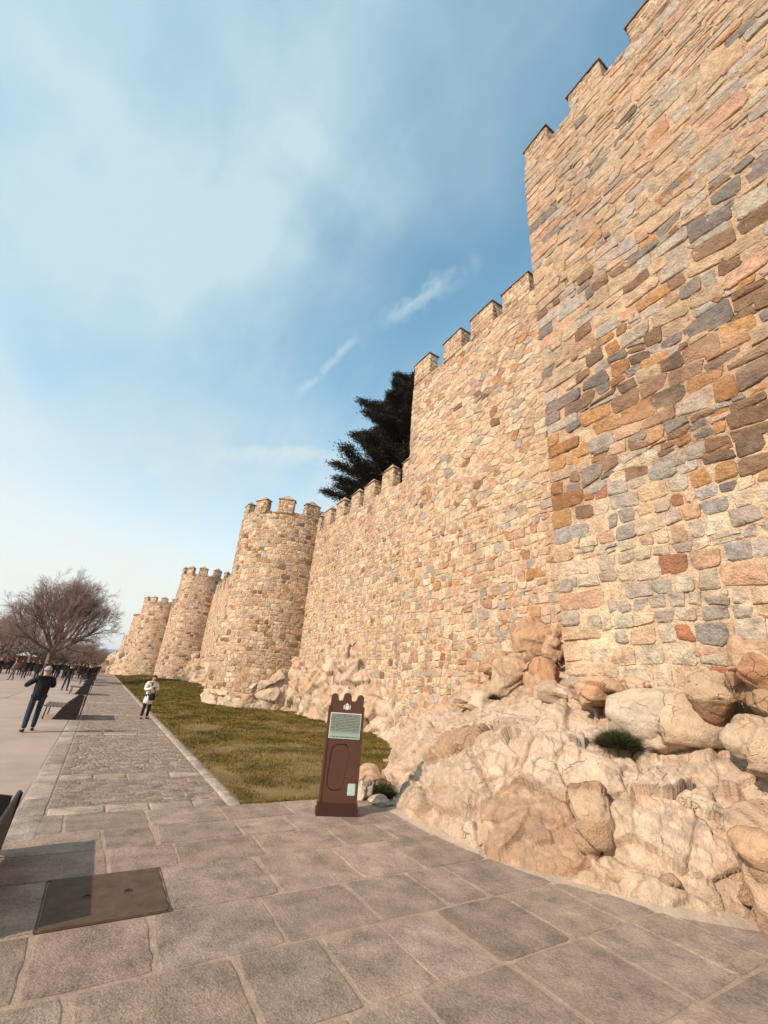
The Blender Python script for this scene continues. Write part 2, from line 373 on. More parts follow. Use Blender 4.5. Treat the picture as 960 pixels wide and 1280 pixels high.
def rubble(s0, s1, z0, z1, pitch, aspect, rng, jit=0.42):
    """irregular polygons: clipped Voronoi cells, longer than high"""
    seeds = []; row = 0; z = z0
    while z < z1+pitch:
        s = s0+(row % 2)*pitch*aspect*0.5
        while s < s1+pitch*aspect:
            if rng.random() > 0.10:
                seeds.append((s+rng.uniform(-jit, jit)*pitch*aspect, z+rng.uniform(-jit, jit)*pitch*0.9))
                if rng.random() < 0.16: seeds.append((s+rng.uniform(-.5, .5)*pitch*aspect, z+rng.uniform(-.5, .5)*pitch))
            s += pitch*aspect
        z += pitch; row += 1
    A = np.array(seeds); Q = A/np.array([aspect, 1.0]); cell = pitch*1.0; bins = {}
    for i, p in enumerate(Q): bins.setdefault((int(p[0]//cell), int(p[1]//cell)), []).append(i)
    out = []
    for i, p in enumerate(Q):
        bx, by = int(p[0]//cell), int(p[1]//cell)
        nb = [j for x in range(bx-2, bx+3) for y in range(by-2, by+3) for j in bins.get((x, y), ()) if j != i]
        nb.sort(key=lambda j: (Q[j][0]-p[0])**2+(Q[j][1]-p[1])**2)
        poly = [(p[0]-pitch*1.3, p[1]-pitch*1.1), (p[0]+pitch*1.3, p[1]-pitch*1.1), (p[0]+pitch*1.3, p[1]+pitch*1.1), (p[0]-pitch*1.3, p[1]+pitch*1.1)]
        for j in nb[:14]:
            mx, my = (p[0]+Q[j][0])/2, (p[1]+Q[j][1])/2; nx, ny = Q[j][0]-p[0], Q[j][1]-p[1]
            new = []; m = len(poly)
            for k in range(m):
                a, b = poly[k], poly[(k+1) % m]
                da = (a[0]-mx)*nx+(a[1]-my)*ny; db = (b[0]-mx)*nx+(b[1]-my)*ny
                if da <= 0: new.append(a)
                if (da < 0) != (db < 0) and abs(da-db) > 1e-9:
                    t_ = da/(da-db); new.append((a[0]+(b[0]-a[0])*t_, a[1]+(b[1]-a[1])*t_))
            poly = new
            if len(poly) < 3: break
        if len(poly) < 3: continue
        for axis, lo, hi in ((0, s0/aspect, s1/aspect), (1, z0, z1)):
            for sign, lim in ((1, lo), (-1, hi)):
                new = []; m = len(poly)
                for k in range(m):
                    a, b = poly[k], poly[(k+1) % m]; da = (a[axis]-lim)*sign; db = (b[axis]-lim)*sign
                    if da >= 0: new.append(a)
                    if (da < 0) != (db < 0):
                        t_ = da/(da-db); new.append((a[0]+(b[0]-a[0])*t_, a[1]+(b[1]-a[1])*t_))
                poly = new
                if len(poly) < 3: break
            if len(poly) < 3: break
        if len(poly) < 3: continue
        # drop needle edges
        pp = []
        for k in range(len(poly)):
            if not pp or (abs(poly[k][0]-pp[-1][0])+abs(poly[k][1]-pp[-1][1])) > 0.05*pitch: pp.append(poly[k])
        if len(pp) < 3: continue
        pp = [(a*aspect, b) for a, b in pp]
        ar = 0.5*abs(sum(pp[k][0]*pp[(k+1) % len(pp)][1]-pp[(k+1) % len(pp)][0]*pp[k][1] for k in range(len(pp))))
        if ar > 0.006: out.append(pp)
    return out
def stone_geo(poly, gap, rng, proud=0.03, cut=0.22, jit=0.02, dome=0.012, base=-0.03):
    P = poly_inset_round(poly, gap, rng, cut, jit); n = len(P)
    if n < 5: return None
    c = P.mean(0); ex = P.max(0)-P.min(0); r = min(ex)
    h = proud*rng.uniform(0.35, 1.3); tx, tz = rng.normal(0, 0.03, 2)
    if r < 0.05: return None
    def ring(k, d): Q = c+(P-c)*k; return [(q[0], q[1], d+(tx*(q[0]-c[0])+tz*(q[1]-c[1])+rng.normal(0, min(0.005, r*0.02)))*(1 if d > 0 else 0)) for q in Q]
    e = min(0.035, r*0.14)/(r*0.5)
    v = ring(1.0, base)+ring(1-e*0.25, h*0.62)+ring(1-e*1.05, h)
    v.append((c[0]+rng.normal(0, 0.02), c[1]+rng.normal(0, 0.015), h+dome*rng.uniform(-0.3, 1.2)))
    f = []
    for b in (0, n):
        for k in range(n): f.append((b+k, b+(k+1) % n, b+n+(k+1) % n, b+n+k))
    for k in range(n): f.append((2*n+k, 2*n+(k+1) % n, 3*n))
    return v, f, c
def flat_map(X, dfun=None):
    def m(s, z, d): return (X-d-(dfun(s, z) if dfun else 0), s, z)
    return m
def flat_map_y(Y, X0):      # a face looking toward -Y, s runs along X from X0
    return lambda s, z, d: (X0+s, Y-d, z)
def wall_wave(seed, amp=0.05):
    return lambda s, z: amp*(sin(s*0.9+seed)*cos(z*0.7+seed*2)+0.6*sin(s*0.37-z*0.5+seed))
def stones_to_wall(parent, cells, mp, colfun, rng, gapfun, nsep=300, proud=0.03, flip=False, name='stone', cutf=0.22, jit=0.02, keep=None, boundf=None):
    items = []
    for q in cells:
        cx = sum(p[0] for p in q)/len(q); cz = sum(p[1] for p in q)/len(q)
        if keep and not keep(cx, cz): continue
        g = stone_geo(q, gapfun(cx, cz), rng, proud, cutf, jit)
        if g is None: continue
        v, f, c = g; W_ = [mp(*p) for p in v]
        if flip: f = [tuple(reversed(t_)) for t_ in f]
        col = colfun(cx, cz, rng)
        A = abs((max(p[0] for p in v)-min(p[0] for p in v))*(max(p[1] for p in v)-min(p[1] for p in v)))
        dist2 = sum((a-b)**2 for a, b in zip(W_[-1], CAM))
        vis = 1.0 if (boundf is None or boundf(cx, cz)) else 0.001
        items.append((A/dist2*vis, W_, f, col))
    items.sort(key=lambda t_: -t_[0])
    for i, (sc, v, f, col) in enumerate(items[:nsep]):
        me = mk_mesh(name, v, f, MASON, [col]*len(v), False); mobj(name, me, parent)
    rest = items[nsep:]
    if rest:
        V = []; F = []; C = []
        for sc, v, f, col in rest:
            b = len(V); V.extend(v); F.extend([tuple(i+b for i in t_) for t_ in f]); C.extend([col]*len(v))
        o = mobj('stone_facing', mk_mesh('stone_facing', V, F, MASON, C, False), parent); o['kind'] = 'stuff'
def pick(rng, pal):
    w = np.array([p[0] for p in pal]); k = rng.choice(len(pal), p=w/w.sum()); c = np.array(pal[k][1])
    return tuple(np.clip(c*rng.uniform(0.84, 1.14)*(1+rng.normal(0, 0.015, 3)), 0.01, 0.9))
GREY = (0.38, 0.31, 0.25); BLUEG = (0.33, 0.285, 0.25); TAN = (0.43, 0.295, 0.195); CREAM = (0.58, 0.435, 0.305); OCH = (0.40, 0.21, 0.09)
PINK = (0.45, 0.265, 0.175); RED = (0.36, 0.15, 0.08); DKB = (0.21, 0.12, 0.07); DKG = (0.19, 0.155, 0.135); SAND = (0.53, 0.355, 0.235)
MORT = (0.64, 0.455, 0.305)
def col_near(s, z, rng):
    z = z+0.5*sin(s*1.1)+0.35*sin(s*2.7+1)+rng.normal(0, 0.35)      # the weathered band has a ragged edge
    if z < 5.9: return pick(rng, [(3.5, (0.46, 0.375, 0.285)), (2, (0.51, 0.41, 0.30)), (1.5, BLUEG), (1.6, GREY), (1.2, CREAM), (.8, PINK), (.4, RED), (1.2, SAND)])
    if z < 9.2: return pick(rng, [(2.4, DKG), (2.6, DKB), (1.0, GREY), (1.9, OCH), (.7, TAN), (.5, BLUEG), (.4, PINK), (1.5, (0.31, 0.145, 0.06)), (1.0, (0.15, 0.095, 0.065))])
    if z < 12.5: return pick(rng, [(2.4, GREY), (2.0, TAN), (.8, OCH), (1.5, DKG), (.9, BLUEG), (.8, SAND), (.6, PINK), (1.3, DKB)])
    return pick(rng, [(2.8, TAN), (1.6, SAND), (1.6, GREY), (1.2, PINK), (.25, OCH), (1.4, (0.40, 0.30, 0.21)), (.4, DKG)])
def col_mid(s, z, rng):
    if z < 8: return pick(rng, [(2.5, SAND), (3.2, CREAM), (1.1, GREY), (.7, BLUEG), (.9, OCH), (1.3, PINK), (.3, RED), (1.3, TAN)])
    return pick(rng, [(3, SAND), (3.4, CREAM), (1.3, TAN), (.6, GREY), (.5, PINK), (.2, OCH), (.2, DKB)])
def col_cur(s, z, rng): return pick(rng, [(3, SAND), (2.5, CREAM), (2, TAN), (.7, GREY), (.5, BLUEG), (.9, PINK), (.3, OCH), (.25, DKB)])
def col_tow(s, z, rng): return pick(rng, [(3, TAN), (2.6, SAND), (1.4, CREAM), (.9, PINK), (.6, GREY), (.9, DKB), (.5, OCH)])

def core_flat(name, parent, mp, s0, s1, z0, z1, ds, seed, amp=0.012, col=MORT):
    ns = max(2, int((s1-s0)/ds)+1); nz = max(2, int((z1-z0)/ds)+1)
    s = np.linspace(s0, s1, ns); z = np.linspace(z0, z1, nz); SS, ZZ = np.meshgrid(s, z, indexing='ij')
    P3 = np.stack([SS.ravel(), ZZ.ravel(), np.zeros(SS.size)], 1)
    d = amp*fbm(P3, 7.0, 3, seed)
    V = np.array([mp(a, b, c) for a, b, c in zip(SS.ravel(), ZZ.ravel(), d)])
    F = grid_faces(ns, nz)[:, ::-1]
    k = 0.92+0.22*fbm(P3, 0.8, 3, seed+3); C = np.array(col)[None, :]*k[:, None]
    if seed == 1: C = C*(1-sstep(P3[:, 1]+0.6*fbm(P3, 0.5, 2, 8), 5.6, 6.4)*np.array([[.20, .25, .27]])*(1-0.5*sstep(P3[:, 1], 11, 14))[:, None] if False else 1-(sstep(P3[:, 1]+0.6*fbm(P3, 0.5, 2, 8), 5.6, 6.4))[:, None]*np.array([[.20, .25, .28]]))
    return mobj(name, mk_mesh(name, V, F, MASON, C, True), parent)

def merlon_mesh(w, t, h, rng, colf, name='merlon', hs=(0.16, 0.27)):
    """block with its own stones on four sides; local: s along Y (0..w), thickness along +X (0..t), z 0..h"""
    mb = MB(); e = 0.012
    mb.box(e, t-e, e, w-e, 0, h-0.0, MORT)
    def face(mp, L):
        for q in coursed(0, L, 0, h, hs, (1.0, 2.2), rng, 0.0, 0.5):
            q = [(min(max(a, 0), L), min(max(b, 0), h)) for a, b in q]
            g = stone_geo(q, 0.012, rng, 0.022, base=-0.005)
            if g is None: continue
            v, f, c = g; mb.add([mp(*p) for p in v], f, colf(c[0], c[1]+11, rng))
    face(lambda s, z, d: (e-d, w-s, z), w); face(lambda s, z, d: (s, e-d, z), t)
    face(lambda s, z, d: (t-s, w-e+d, z), t)
    return mb.mesh(name, MASON, True, True)
def cap_mesh(w, t, rise, name='cap', over=0.05):
    mb = MB(); a, b, c_, d = -over, t+over, -over, w+over; L = 0.045
    mb.box(a, b, c_, d, 0.002, L, (0.17, 0.10, 0.07))
    mx, my = t/2, w/2; cc = (0.42, 0.31, 0.22)
    v = [(a+.03, c_+.03, L), (b-.03, c_+.03, L), (b-.03, d-.03, L), (a+.03, d-.03, L), (mx, my, L+rise)]
    mb.add(v, [(0, 1, 4), (1, 2, 4), (2, 3, 4), (3, 0, 4)], cc)
    return mb.mesh(name, MASON, False, True)
def add_merlon(parent, x, y, z, w, t, h, rise, rng, colf, rz=0, meshes=None):
    m = mobj('merlon', meshes[0] if meshes else merlon_mesh(w, t, h, rng, colf), parent); m.location = (x, y, z); m.rotation_euler = (rng.normal(0, .012), rng.normal(0, .012), rz+rng.normal(0, .02)); m.scale = (1, rng.uniform(.93, 1.04), rng.uniform(.95, 1.04))
    c = mobj('cap', meshes[1] if meshes else cap_mesh(w, t, rise), m); c.location = (0, 0, h)
def adopt(root):
    inv = Matrix.Translation(-Vector(root.location))
    for o in root.children: o.matrix_parent_inverse = inv
def kids(root): return [o for o in bpy.data.objects if o.parent is root]
def adopt_new(root):
    inv = Matrix.Translation(-Vector(root.location))
    for o in kids(root): o.matrix_parent_inverse = inv

# ------------------------------------------------------------------ ground sheets
def sheet(name, x0, x1, y0, y1, z, material, nx=2, ny=2, fn=None, kind='structure'):
    X, Y = np.meshgrid(np.linspace(x0, x1, nx), np.linspace(y0, y1, ny), indexing='ij')
    Z = np.full(X.size, z) if fn is None else fn(X.ravel(), Y.ravel())
    me = mk_mesh(name, np.stack([X.ravel(), Y.ravel(), Z], 1), grid_faces(nx, ny), material, None, True)
    o = mobj(name, me); o['kind'] = kind; return o
sheet('ground', -6000, 6000, -6000, 9000, -0.06, EARTH)
sheet('plaza', -40, -0.45, -6, 170, -0.004, PLAZA)
bed = sheet('paving', -6.5, 8.4, -6, 8.2, -0.005, BED)
path = sheet('path', -0.45, 2.52, 8.2, 132, -0.004, BED)
def lawn_z(X, Y): return 0.012+0.6*sstep(Y, 32, 60)*sstep(X, 2.7, 7.5)+0.04*sstep(X, 2.6, 5)*sstep(Y, 8, 14)+0.02*fbm(np.stack([X, Y, X*0], 1), 0.6, 3, 4)*sstep(X, 2.5, 3.2)
sheet('lawn', 2.45, 13.5, 8.13, 140, 0, SOIL, 60, 500, lawn_z)

def flat_stone(poly, z, th, rng, gap, cut, jit, e_fac=0.5, e_w=0.018, rough=0.0):
    P = poly_inset_round(poly, gap, rng, cut, jit); n = len(P); c = P.mean(0); r = min(P.max(0)-P.min(0))
    e = e_w/(r*0.5); tx, ty = rng.normal(0, 0.004, 2)
    def ring(k, d): return [(c[0]+(p[0]-c[0])*k, c[1]+(p[1]-c[1])*k, z+d+(tx*(p[0]-c[0])+ty*(p[1]-c[1]) if d > 0 else 0)) for p in P]
    v = ring(1, -0.02)+ring(1-e*0.25, th*e_fac)+ring(1-e, th)+[(c[0], c[1], z+th)]
    f = []
    for b in (0, n):
        for k in range(n): f.append((b+k, b+(k+1) % n, b+n+(k+1) % n, b+n+k))
    for k in range(n): f.append((2*n+k, 2*n+(k+1) % n, 3*n))
    return v, f
def rect(x0, x1, y0, y1): return [(x0, y0), (x1, y0), (x1, y1), (x0, y1)]
def densify(q, step, rng, amp):
    out = []
    for i in range(len(q)):
        a, b = np.array(q[i]), np.array(q[(i+1) % len(q)]); L = np.linalg.norm(b-a); k = max(1, int(L/step)); nrm = np.array([-(b-a)[1], (b-a)[0]])/max(L, 1e-6)
        for j in range(k):
            out.append(tuple(a+(b-a)*j/k+(nrm*rng.normal(0, amp) if j else 0)))
    return out
rg = np.random.default_rng(11)
ROWS = [-2.2, -1.3, -0.4, 0.45, 1.35, 2.25, 3.18, 4.08, 4.92, 5.90, 6.62, 7.34, 8.12]
SL = [(2.2, (0.290, 0.207, 0.160)), (1.6, (0.31, 0.224, 0.174)), (1.2, (0.265, 0.192, 0.150)), (1.0, (0.29, 0.208, 0.164))]
for k in range(len(ROWS)-1):
    y0, y1 = ROWS[k], ROWS[k+1]; x = -6.3 if y1 < 6 else -0.45
    x += rg.uniform(0, 0.4) if y1 < 6 else 0
    starts = []
    while x < 8.2:
        w = rg.uniform(0.52, 1.08)
        if abs(y0-4.92) < 0.01 and x < 0.12 < x+w+0.35: w = 0.12-x
        if abs(y0-4.92) < 0.01 and abs(x-0.12) < 0.02: x = 1.06; starts.append((x, None)); continue
        starts.append((x, x+w)); x += w
    for a, b in starts:
        if b is None: continue
        sk = rg.normal(0, 0.012)
        if b > 4.9 and y0 > -0.5:      # slabs stop where the rock rises
            lim = 5.0+max(0, (5.2-y0))*0.42
            if a > lim+0.9: continue
        q = [(a, y0), (b, y0+sk*0.5), (b+sk*2, y1), (a+sk*2, y1)]
        q = densify(q, 0.10, rg, 0.005)
        # corners rounded by hand: keep the dense outline
        P = np.array(q); c = P.mean(0); hw = np.array([(b-a)/2, (y1-y0)/2]); D = (P-c)/hw
        D = np.sign(D)*np.minimum(np.abs(D), 1.0); rr = np.abs(D).min(1); corner = np.clip((rr-0.80)/0.2, 0, 1)*rg.uniform(0.3, 1.0)
        gap = rg.uniform(0.006, 0.018)
        P = c+(P-c)*(1-gap/hw)*(1-0.05*corner)[:, None]
        n = len(P); e = 0.014/hw.min()
        def ring(kf, z): return [(c[0]+(p[0]-c[0])*kf, c[1]+(p[1]-c[1])*kf, z) for p in P]
        th = rg.uniform(0.000, 0.005)
        v = ring(1, -0.02)+ring(1-e*0.3, th-0.003)+ring(1-e*1.0, th)+[(c[0], c[1], th)]
        f = []
        for bb in (0, n):
            for j in range(n): f.append((bb+j, bb+(j+1) % n, bb+n+(j+1) % n, bb+n+j))
        for j in range(n): f.append((2*n+j, 2*n+(j+1) % n, 3*n))
        col = pick(rg, SL); mobj('slab', mk_mesh('slab', v, f, SLAB, [col]*len(v), False), bed)
# manhole cover, an iron plate set in the slabs
mh = thing('manhole_cover', 'large rusty iron inspection cover sunk in the stone paving', 'manhole cover', (0.59, 5.41, 0.0))
q = []
for cx_, cy_, a0 in ((0.42, 0.43, 0), (-0.42, 0.43, 90), (-0.42, -0.43, 180), (0.42, -0.43, 270)):
    for j in range(4): a = radians(a0+30*j); q.append((cx_+0.05*cos(a), cy_+0.05*sin(a)))
mb = MB(); n = len(q)
v = [(a, b, -0.02) for a, b in q]+[(a, b, 0.008) for a, b in q]+[(a*0.985, b*0.985, 0.011) for a, b in q]
f = [(b_+j, b_+(j+1) % n, b_+n+(j+1) % n, b_+n+j) for b_ in (0, n) for j in range(n)]+[tuple(2*n+j for j in range(n))]
mb.add(v, f)
mb.build('plate', IRON, mh)
for sx in (-0.16, 0.17):
    m2 = MB(); m2.tube([(sx-0.03, 0.02, 0.011), (sx, 0.03, 0.016), (sx+0.03, 0.02, 0.011)], 0.007, 6); m2.box(sx-0.035, sx+0.035, -0.02, 0.012, 0.011, 0.013)
    m2.build('lifting_eye', CORTEN_D, mh)
m3 = MB()
for a, b, c_, d in ((-0.49, 0.49, -0.495, -0.483), (-0.49, 0.49, 0.483, 0.495), (-0.495, -0.483, -0.48, 0.48), (0.483, 0.495, -0.48, 0.48)): m3.box(a, b, c_, d, -0.02, 0.005)
m3.build('rim', IRON, mh)

# path: border blocks, cobbles, cross bands, kerb
LIGHTS = [(2, (0.34, 0.262, 0.21)), (2, (0.32, 0.245, 0.197)), (1, (0.355, 0.275, 0.222))]
y = 7.1
while y < 130:
    L = rg.uniform(0.72, 1.05)
    v, f = flat_stone(densify(rect(-0.45, -0.125, y, y+L), 0.2, rg, 0.003), 0, 0.006, rg, 0.007, 0.05, 0.001)
    c = pick(rg, LIGHTS)
    mobj('border_block', mk_mesh('border_block', v, f, SLAB, [c]*len(v), True), path if y > 8 else bed)
    y += L
y = 8.0
while y < 130:
    L = rg.uniform(0.85, 1.15)
    v, f = flat_stone(rect(2.30, 2.50, y, y+L), 0, 0.03, rg, 0.004, 0.05, 0.001)
    c = pick(rg, LIGHTS); mobj('kerbstone', mk_mesh('kerbstone', v, f, SLAB, [c]*len(v), True), path); y += L
bands = [8.28, 10.5, 16.4, 22.4, 28.8, 35.0, 41.5, 48, 54.5, 61, 67.5, 74, 80, 86]
cob = []
for i, yb in enumerate(bands):
    x = -0.11; bw = 0.34
    while x < 2.28:
        w = min(rg.uniform(0.5, 0.95), 2.29-x)
        if 2.29-(x+w) < 0.2: w = 2.29-x
        v, f = flat_stone(rect(x, x+w, yb-bw/2, yb+bw/2), 0, 0.010, rg, 0.006, 0.05, 0.002)
        c = pick(rg, LIGHTS); mobj('band_slab', mk_mesh('band_slab', v, f, SLAB, [c]*len(v), True), path); x += w
    yn = bands[i+1]-0.17 if i+1 < len(bands) else yb+6; yy = yb+0.17
    big = 1.0 if yb < 30 else 1.6
    while yy < yn-0.05:
        h = min(rg.uniform(0.09, 0.125)*big, yn-yy); x = -0.12+0.0
        while x < 2.28:
            w = min(rg.uniform(0.12, 0.24)*big, 2.30-x); cob.append((x, x+w, yy, yy+h)); x += w
        yy += h
cob.sort(key=lambda r_: r_[2])
V = []; F = []; C = []
for i, (a, b, c0, d0) in enumerate(cob):
    if b-a < 0.05: continue
    v, f = flat_stone([(x_+rg.normal(0, .006), y_+rg.normal(0, .006)) for x_, y_ in rect(a, b, c0, d0)], 0, rg.uniform(0.001, 0.006), rg, 0.0045, 0.10, 0.002)
    c = pick(rg, [(2, (0.25, 0.18, 0.145)), (1.4, (0.29, 0.21, 0.168)), (1, (0.215, 0.158, 0.13)), (.6, (0.27, 0.19, 0.145))])
    if i < 300: mobj('cobble', mk_mesh('cobble', v, f, SLAB, [c]*len(v), False), path)
    else:
        bs = len(V); V.extend(v); F.extend([tuple(j+bs for j in t_) for t_ in f]); C.extend([c]*len(v))
o = mobj('cobble_field', mk_mesh('cobble_field', V, F, SLAB, C, True), path); o['kind'] = 'stuff'
# plaza concrete bays, each a thin sheet of its own
yy = 6.9; row = 0
while yy < 60:
    hh = 4.4; xx = -0.462
    while xx > -16:
        ww = 3.1
        v, f = flat_stone(densify(rect(xx-ww, xx, yy, yy+hh), 0.5, rg, 0.0), 0, 0.002, rg, 0.008, 0.01, 0.0005)
        me = mk_mesh('concrete_bay', v, f, PLAZA, None, True); mobj('concrete_bay', me, bpy.data.objects['plaza']); xx -= ww
    yy += hh
# cement haunch where paving meets the rock
FRONT = np.array([(6.9, -4), (6.75, -1), (6.55, 1.2), (6.3, 2.51), (6.02, 2.78), (5.71, 3.12), (5.56, 3.55), (5.42, 4.04), (5.15, 4.5), (4.93, 5.13), (4.88, 5.6), (4.86, 6.2), (4.92, 6.9), (5.05, 7.6), (5.25, 8.1), (5.95, 9.1), (7.2, 10.9), (8.8, 13.2), (9.9, 15.2), (10.3, 16.4), (11.3, 16.8)])
def front_offset(dist, z, wob, seed):
    P = FRONT[:15]; out = []
    seg = np.diff(P, axis=0); L = np.r_[0, np.cumsum(np.linalg.norm(seg, axis=1))]; t = np.linspace(0, L[-1], 90)
    x = np.interp(t, L, P[:, 0]); y_ = np.interp(t, L, P[:, 1]); tx = np.gradient(x); ty = np.gradient(y_); n = np.hypot(tx, ty)
    w = wob*fbm(np.stack([t, t*0, t*0], 1), 1.3, 3, seed); k = dist+w
    return np.stack([x-ty/n*k, y_+tx/n*k, np.full(90, z)], 1)
A_ = front_offset(0.22, -0.008, 0.13, 3); B_ = front_offset(0.06, 0.012, 0.03, 4); C_ = front_offset(-0.35, 0.09, 0.0, 5)
V = np.concatenate([A_, B_, C_]); idx = np.arange(89)
F = np.concatenate([np.stack([idx+90*k, idx+1+90*k, idx+1+90*(k+1), idx+90*(k+1)], 1) for k in (0, 1)])
CEM = mat('pale_cement', (0.40, 0.30, 0.225), noise_scale=(3, 40), var=0.35, bump=0.6, bump_scale=40, bump_dist=0.015)
o = mobj('cement_edge', mk_mesh('cement_edge', V, F, CEM, None, True)); o['kind'] = 'structure'

# grass blades
def grass():
    r = np.random.default_rng(5); n = 340000
    u = r.random(n); Y = 7.9+(u**2.3)*90; X = r.uniform(2.53, 11, n)
    wid = 0.006+0.0009*(Y-8); 
    bx = np.interp(Y, [7.5, 8.1, 9.1, 10.9, 13.2, 16.4, 17, 50, 92, 100], [5.2, 5.3, 6.0, 7.25, 8.85, 10.3, 10.9, 11, 6, 4])
    near_edge = 8.10+0.05*np.sin(X*5)*np.sin(X*1.7)
    m = (X < bx) & (Y > near_edge)
    P3 = np.stack([X, Y, X*0], 1); bare = fbm(P3*np.array([1, 0.8, 1]), 0.55, 4, 77)+0.25*fbm(P3, 3, 2, 5)
    bare += 1.3*np.exp(-(((X-2.75)/0.35)**2+((Y-10.8)/1.8)**2))+0.7*np.exp(-(((Y-13.6)/0.22)**2))*(X > 3.2)
    m &= bare < 0.10+0.85*r.random(n)
    X, Y, wid = X[m], Y[m], wid[m]; n = len(X)
    Z = lawn_z(X, Y); h = r.uniform(0.018, 0.055, n)*(1+0.5*fbm(np.stack([X, Y, X*0], 1), 1.5, 2, 9)); h = np.clip(h, 0.012, 0.08)*(1+0.02*(Y-8))
    a = r.uniform(0, 2*pi, n); lx, ly = r.normal(0, 0.5, n)*h, r.normal(0, 0.5, n)*h
    V = np.empty((n, 3, 3)); V[:, 0] = np.stack([X-np.cos(a)*wid, Y-np.sin(a)*wid, Z-0.005], 1); V[:, 1] = np.stack([X+np.cos(a)*wid, Y+np.sin(a)*wid, Z-0.005], 1)
    V[:, 2] = np.stack([X+lx, Y+ly, Z+h], 1)
    o = mobj('grass', mk_mesh('grass', V.reshape(-1, 3), np.arange(3*n).reshape(-1, 3), GRASS, None, False)); tag(o, 'patchy olive grass growing between the path kerb and the wall foot', 'grass', kind='stuff')
grass()

# ------------------------------------------------------------------ rock outcrop under the near tower
CTRL = np.array([(4.9, 5, .45), (5.4, 7.6, .7), (5.1, 6.6, .9), (6.5, 7.2, 1.25), (6.0, 6.2, 1.45), (5.8, 5.2, 1.35), (6.5, 5, 1.5), (6.4, 4.1, 1.3), (6.5, 3.1, 1.15), (6.9, 2.4, 1.2), (7.1, 1, 1.2), (7.2, -3, 1.3),
  (7.2, 4.5, 1.42), (7.2, 3.4, 1.38), (8.2, 5.5, 2.1), (8.2, 4.2, 2.15), (8.2, 3, 2.15), (8.2, 0, 2.2), (8.2, -3, 2.2), (7.3, 6.4, 1.65), (8, 7.2, 1.95), (9, 7.6, 2.3), (10.8, 8.4, 3.1), (10.8, 10, 2.9), (10.8, 11, 2.3), (10.8, 12.8, 1.6), (10.8, 14, 1.1), (10.8, 15.6, .6),
  (9.2, 9.5, 1.9), (9.3, 11.5, 1.3), (8, 9.5, 1.3), (7, 8.6, 1.2), (8.4, 11.6, .9), (9.6, 13.6, .8), (6, 8.6, .85), (12, 5, 3.2), (12, 12, 2.6), (4.6, 3, .3), (5.6, 3.6, .9), (5.3, 6, 1.1)])
def rbf(P):
    A = CTRL[:, :2]; D = np.linalg.norm(A[:, None]-A[None], axis=2); wgt = np.linalg.solve(D+np.eye(len(A))*-0.15, CTRL[:, 2]-CTRL[:, 2].mean())
    return np.linalg.norm(P[:, None]-A[None], axis=2) @ wgt+CTRL[:, 2].mean()
def poly_dist(P, poly):
    """signed distance (inside +) to an open front line; inside = right-hand side"""
    best = np.full(len(P), 1e9); sg = np.ones(len(P))
    for a, b in zip(poly[:-1], poly[1:]):
        ab = b-a; t = np.clip(((P-a) @ ab)/(ab @ ab), 0, 1); q = a+t[:, None]*ab; d = np.linalg.norm(P-q, axis=1)
        cr = ab[0]*(P[:, 1]-a[1])-ab[1]*(P[:, 0]-a[0]); m = d < best-1e-9
        best = np.where(m, d, best); sg = np.where(m, np.where(cr < 0, 1, -1), sg)
    return best*sg
def outcrop_z(X, Y):
    P = np.stack([X, Y], 1); d = poly_dist(P, FRONT); h = np.maximum(rbf(P), 0.25)
    prof = 1-np.exp(-np.maximum(d+0.04, 0)/0.46); prof = prof*(1+0.12*np.exp(-((d-0.9)/0.4)**2))
    return np.where(d > 0, h*prof, d*0.8)-0.02
def outcrop():
    xs = np.r_[np.linspace(4.6, 7.2, 200), np.linspace(7.23, 11.2, 120)]; ys = np.r_[np.linspace(-3.2, 1.5, 80), np.linspace(1.51, 8.5, 540), np.linspace(8.54, 17, 200)]
    # finer columns near the front of the picture
    X, Y = np.meshgrid(xs, ys, indexing='ij'); x, y_ = X.ravel(), Y.ravel()
    Z = outcrop_z(x, y_); Z = np.maximum(Z, -0.35)
    V = np.stack([x, y_, Z], 1); N = grid_normals(V, len(xs), len(ys)); N *= np.sign(N[:, 2:3]+1e-9); N = blur_normals(N, len(xs), len(ys))
    d = poly_dist(V[:, :2], FRONT); amp = sstep(d, -0.35, 0.15)
    F = grid_faces(len(xs), len(ys)); keep = (d[F].max(1) > -0.25) & ~((V[F].min(1)[:, 0] > 8.25) & (V[F].max(1)[:, 1] < 5.6)); F = F[keep]
    me = rock_mesh('granite_outcrop', V, F, N, 21, cells=((1.5, 0.15, 0.030), (0.62, 0.24, 0.040), (0.24, 0.20, 0.028), (0.10, 0.10, 0.010)), fine=0.004, amp=amp)
    # thin the unused vertices
    bm = bmesh.new(); bm.from_mesh(me); bmesh.ops.delete(bm, geom=[v for v in bm.verts if not v.link_faces], context='VERTS'); bm.to_mesh(me); bm.free()
    return tag(mobj('granite_outcrop', me), 'large pale fractured granite outcrop at the foot of the nearest tower', 'rock')
outcrop()
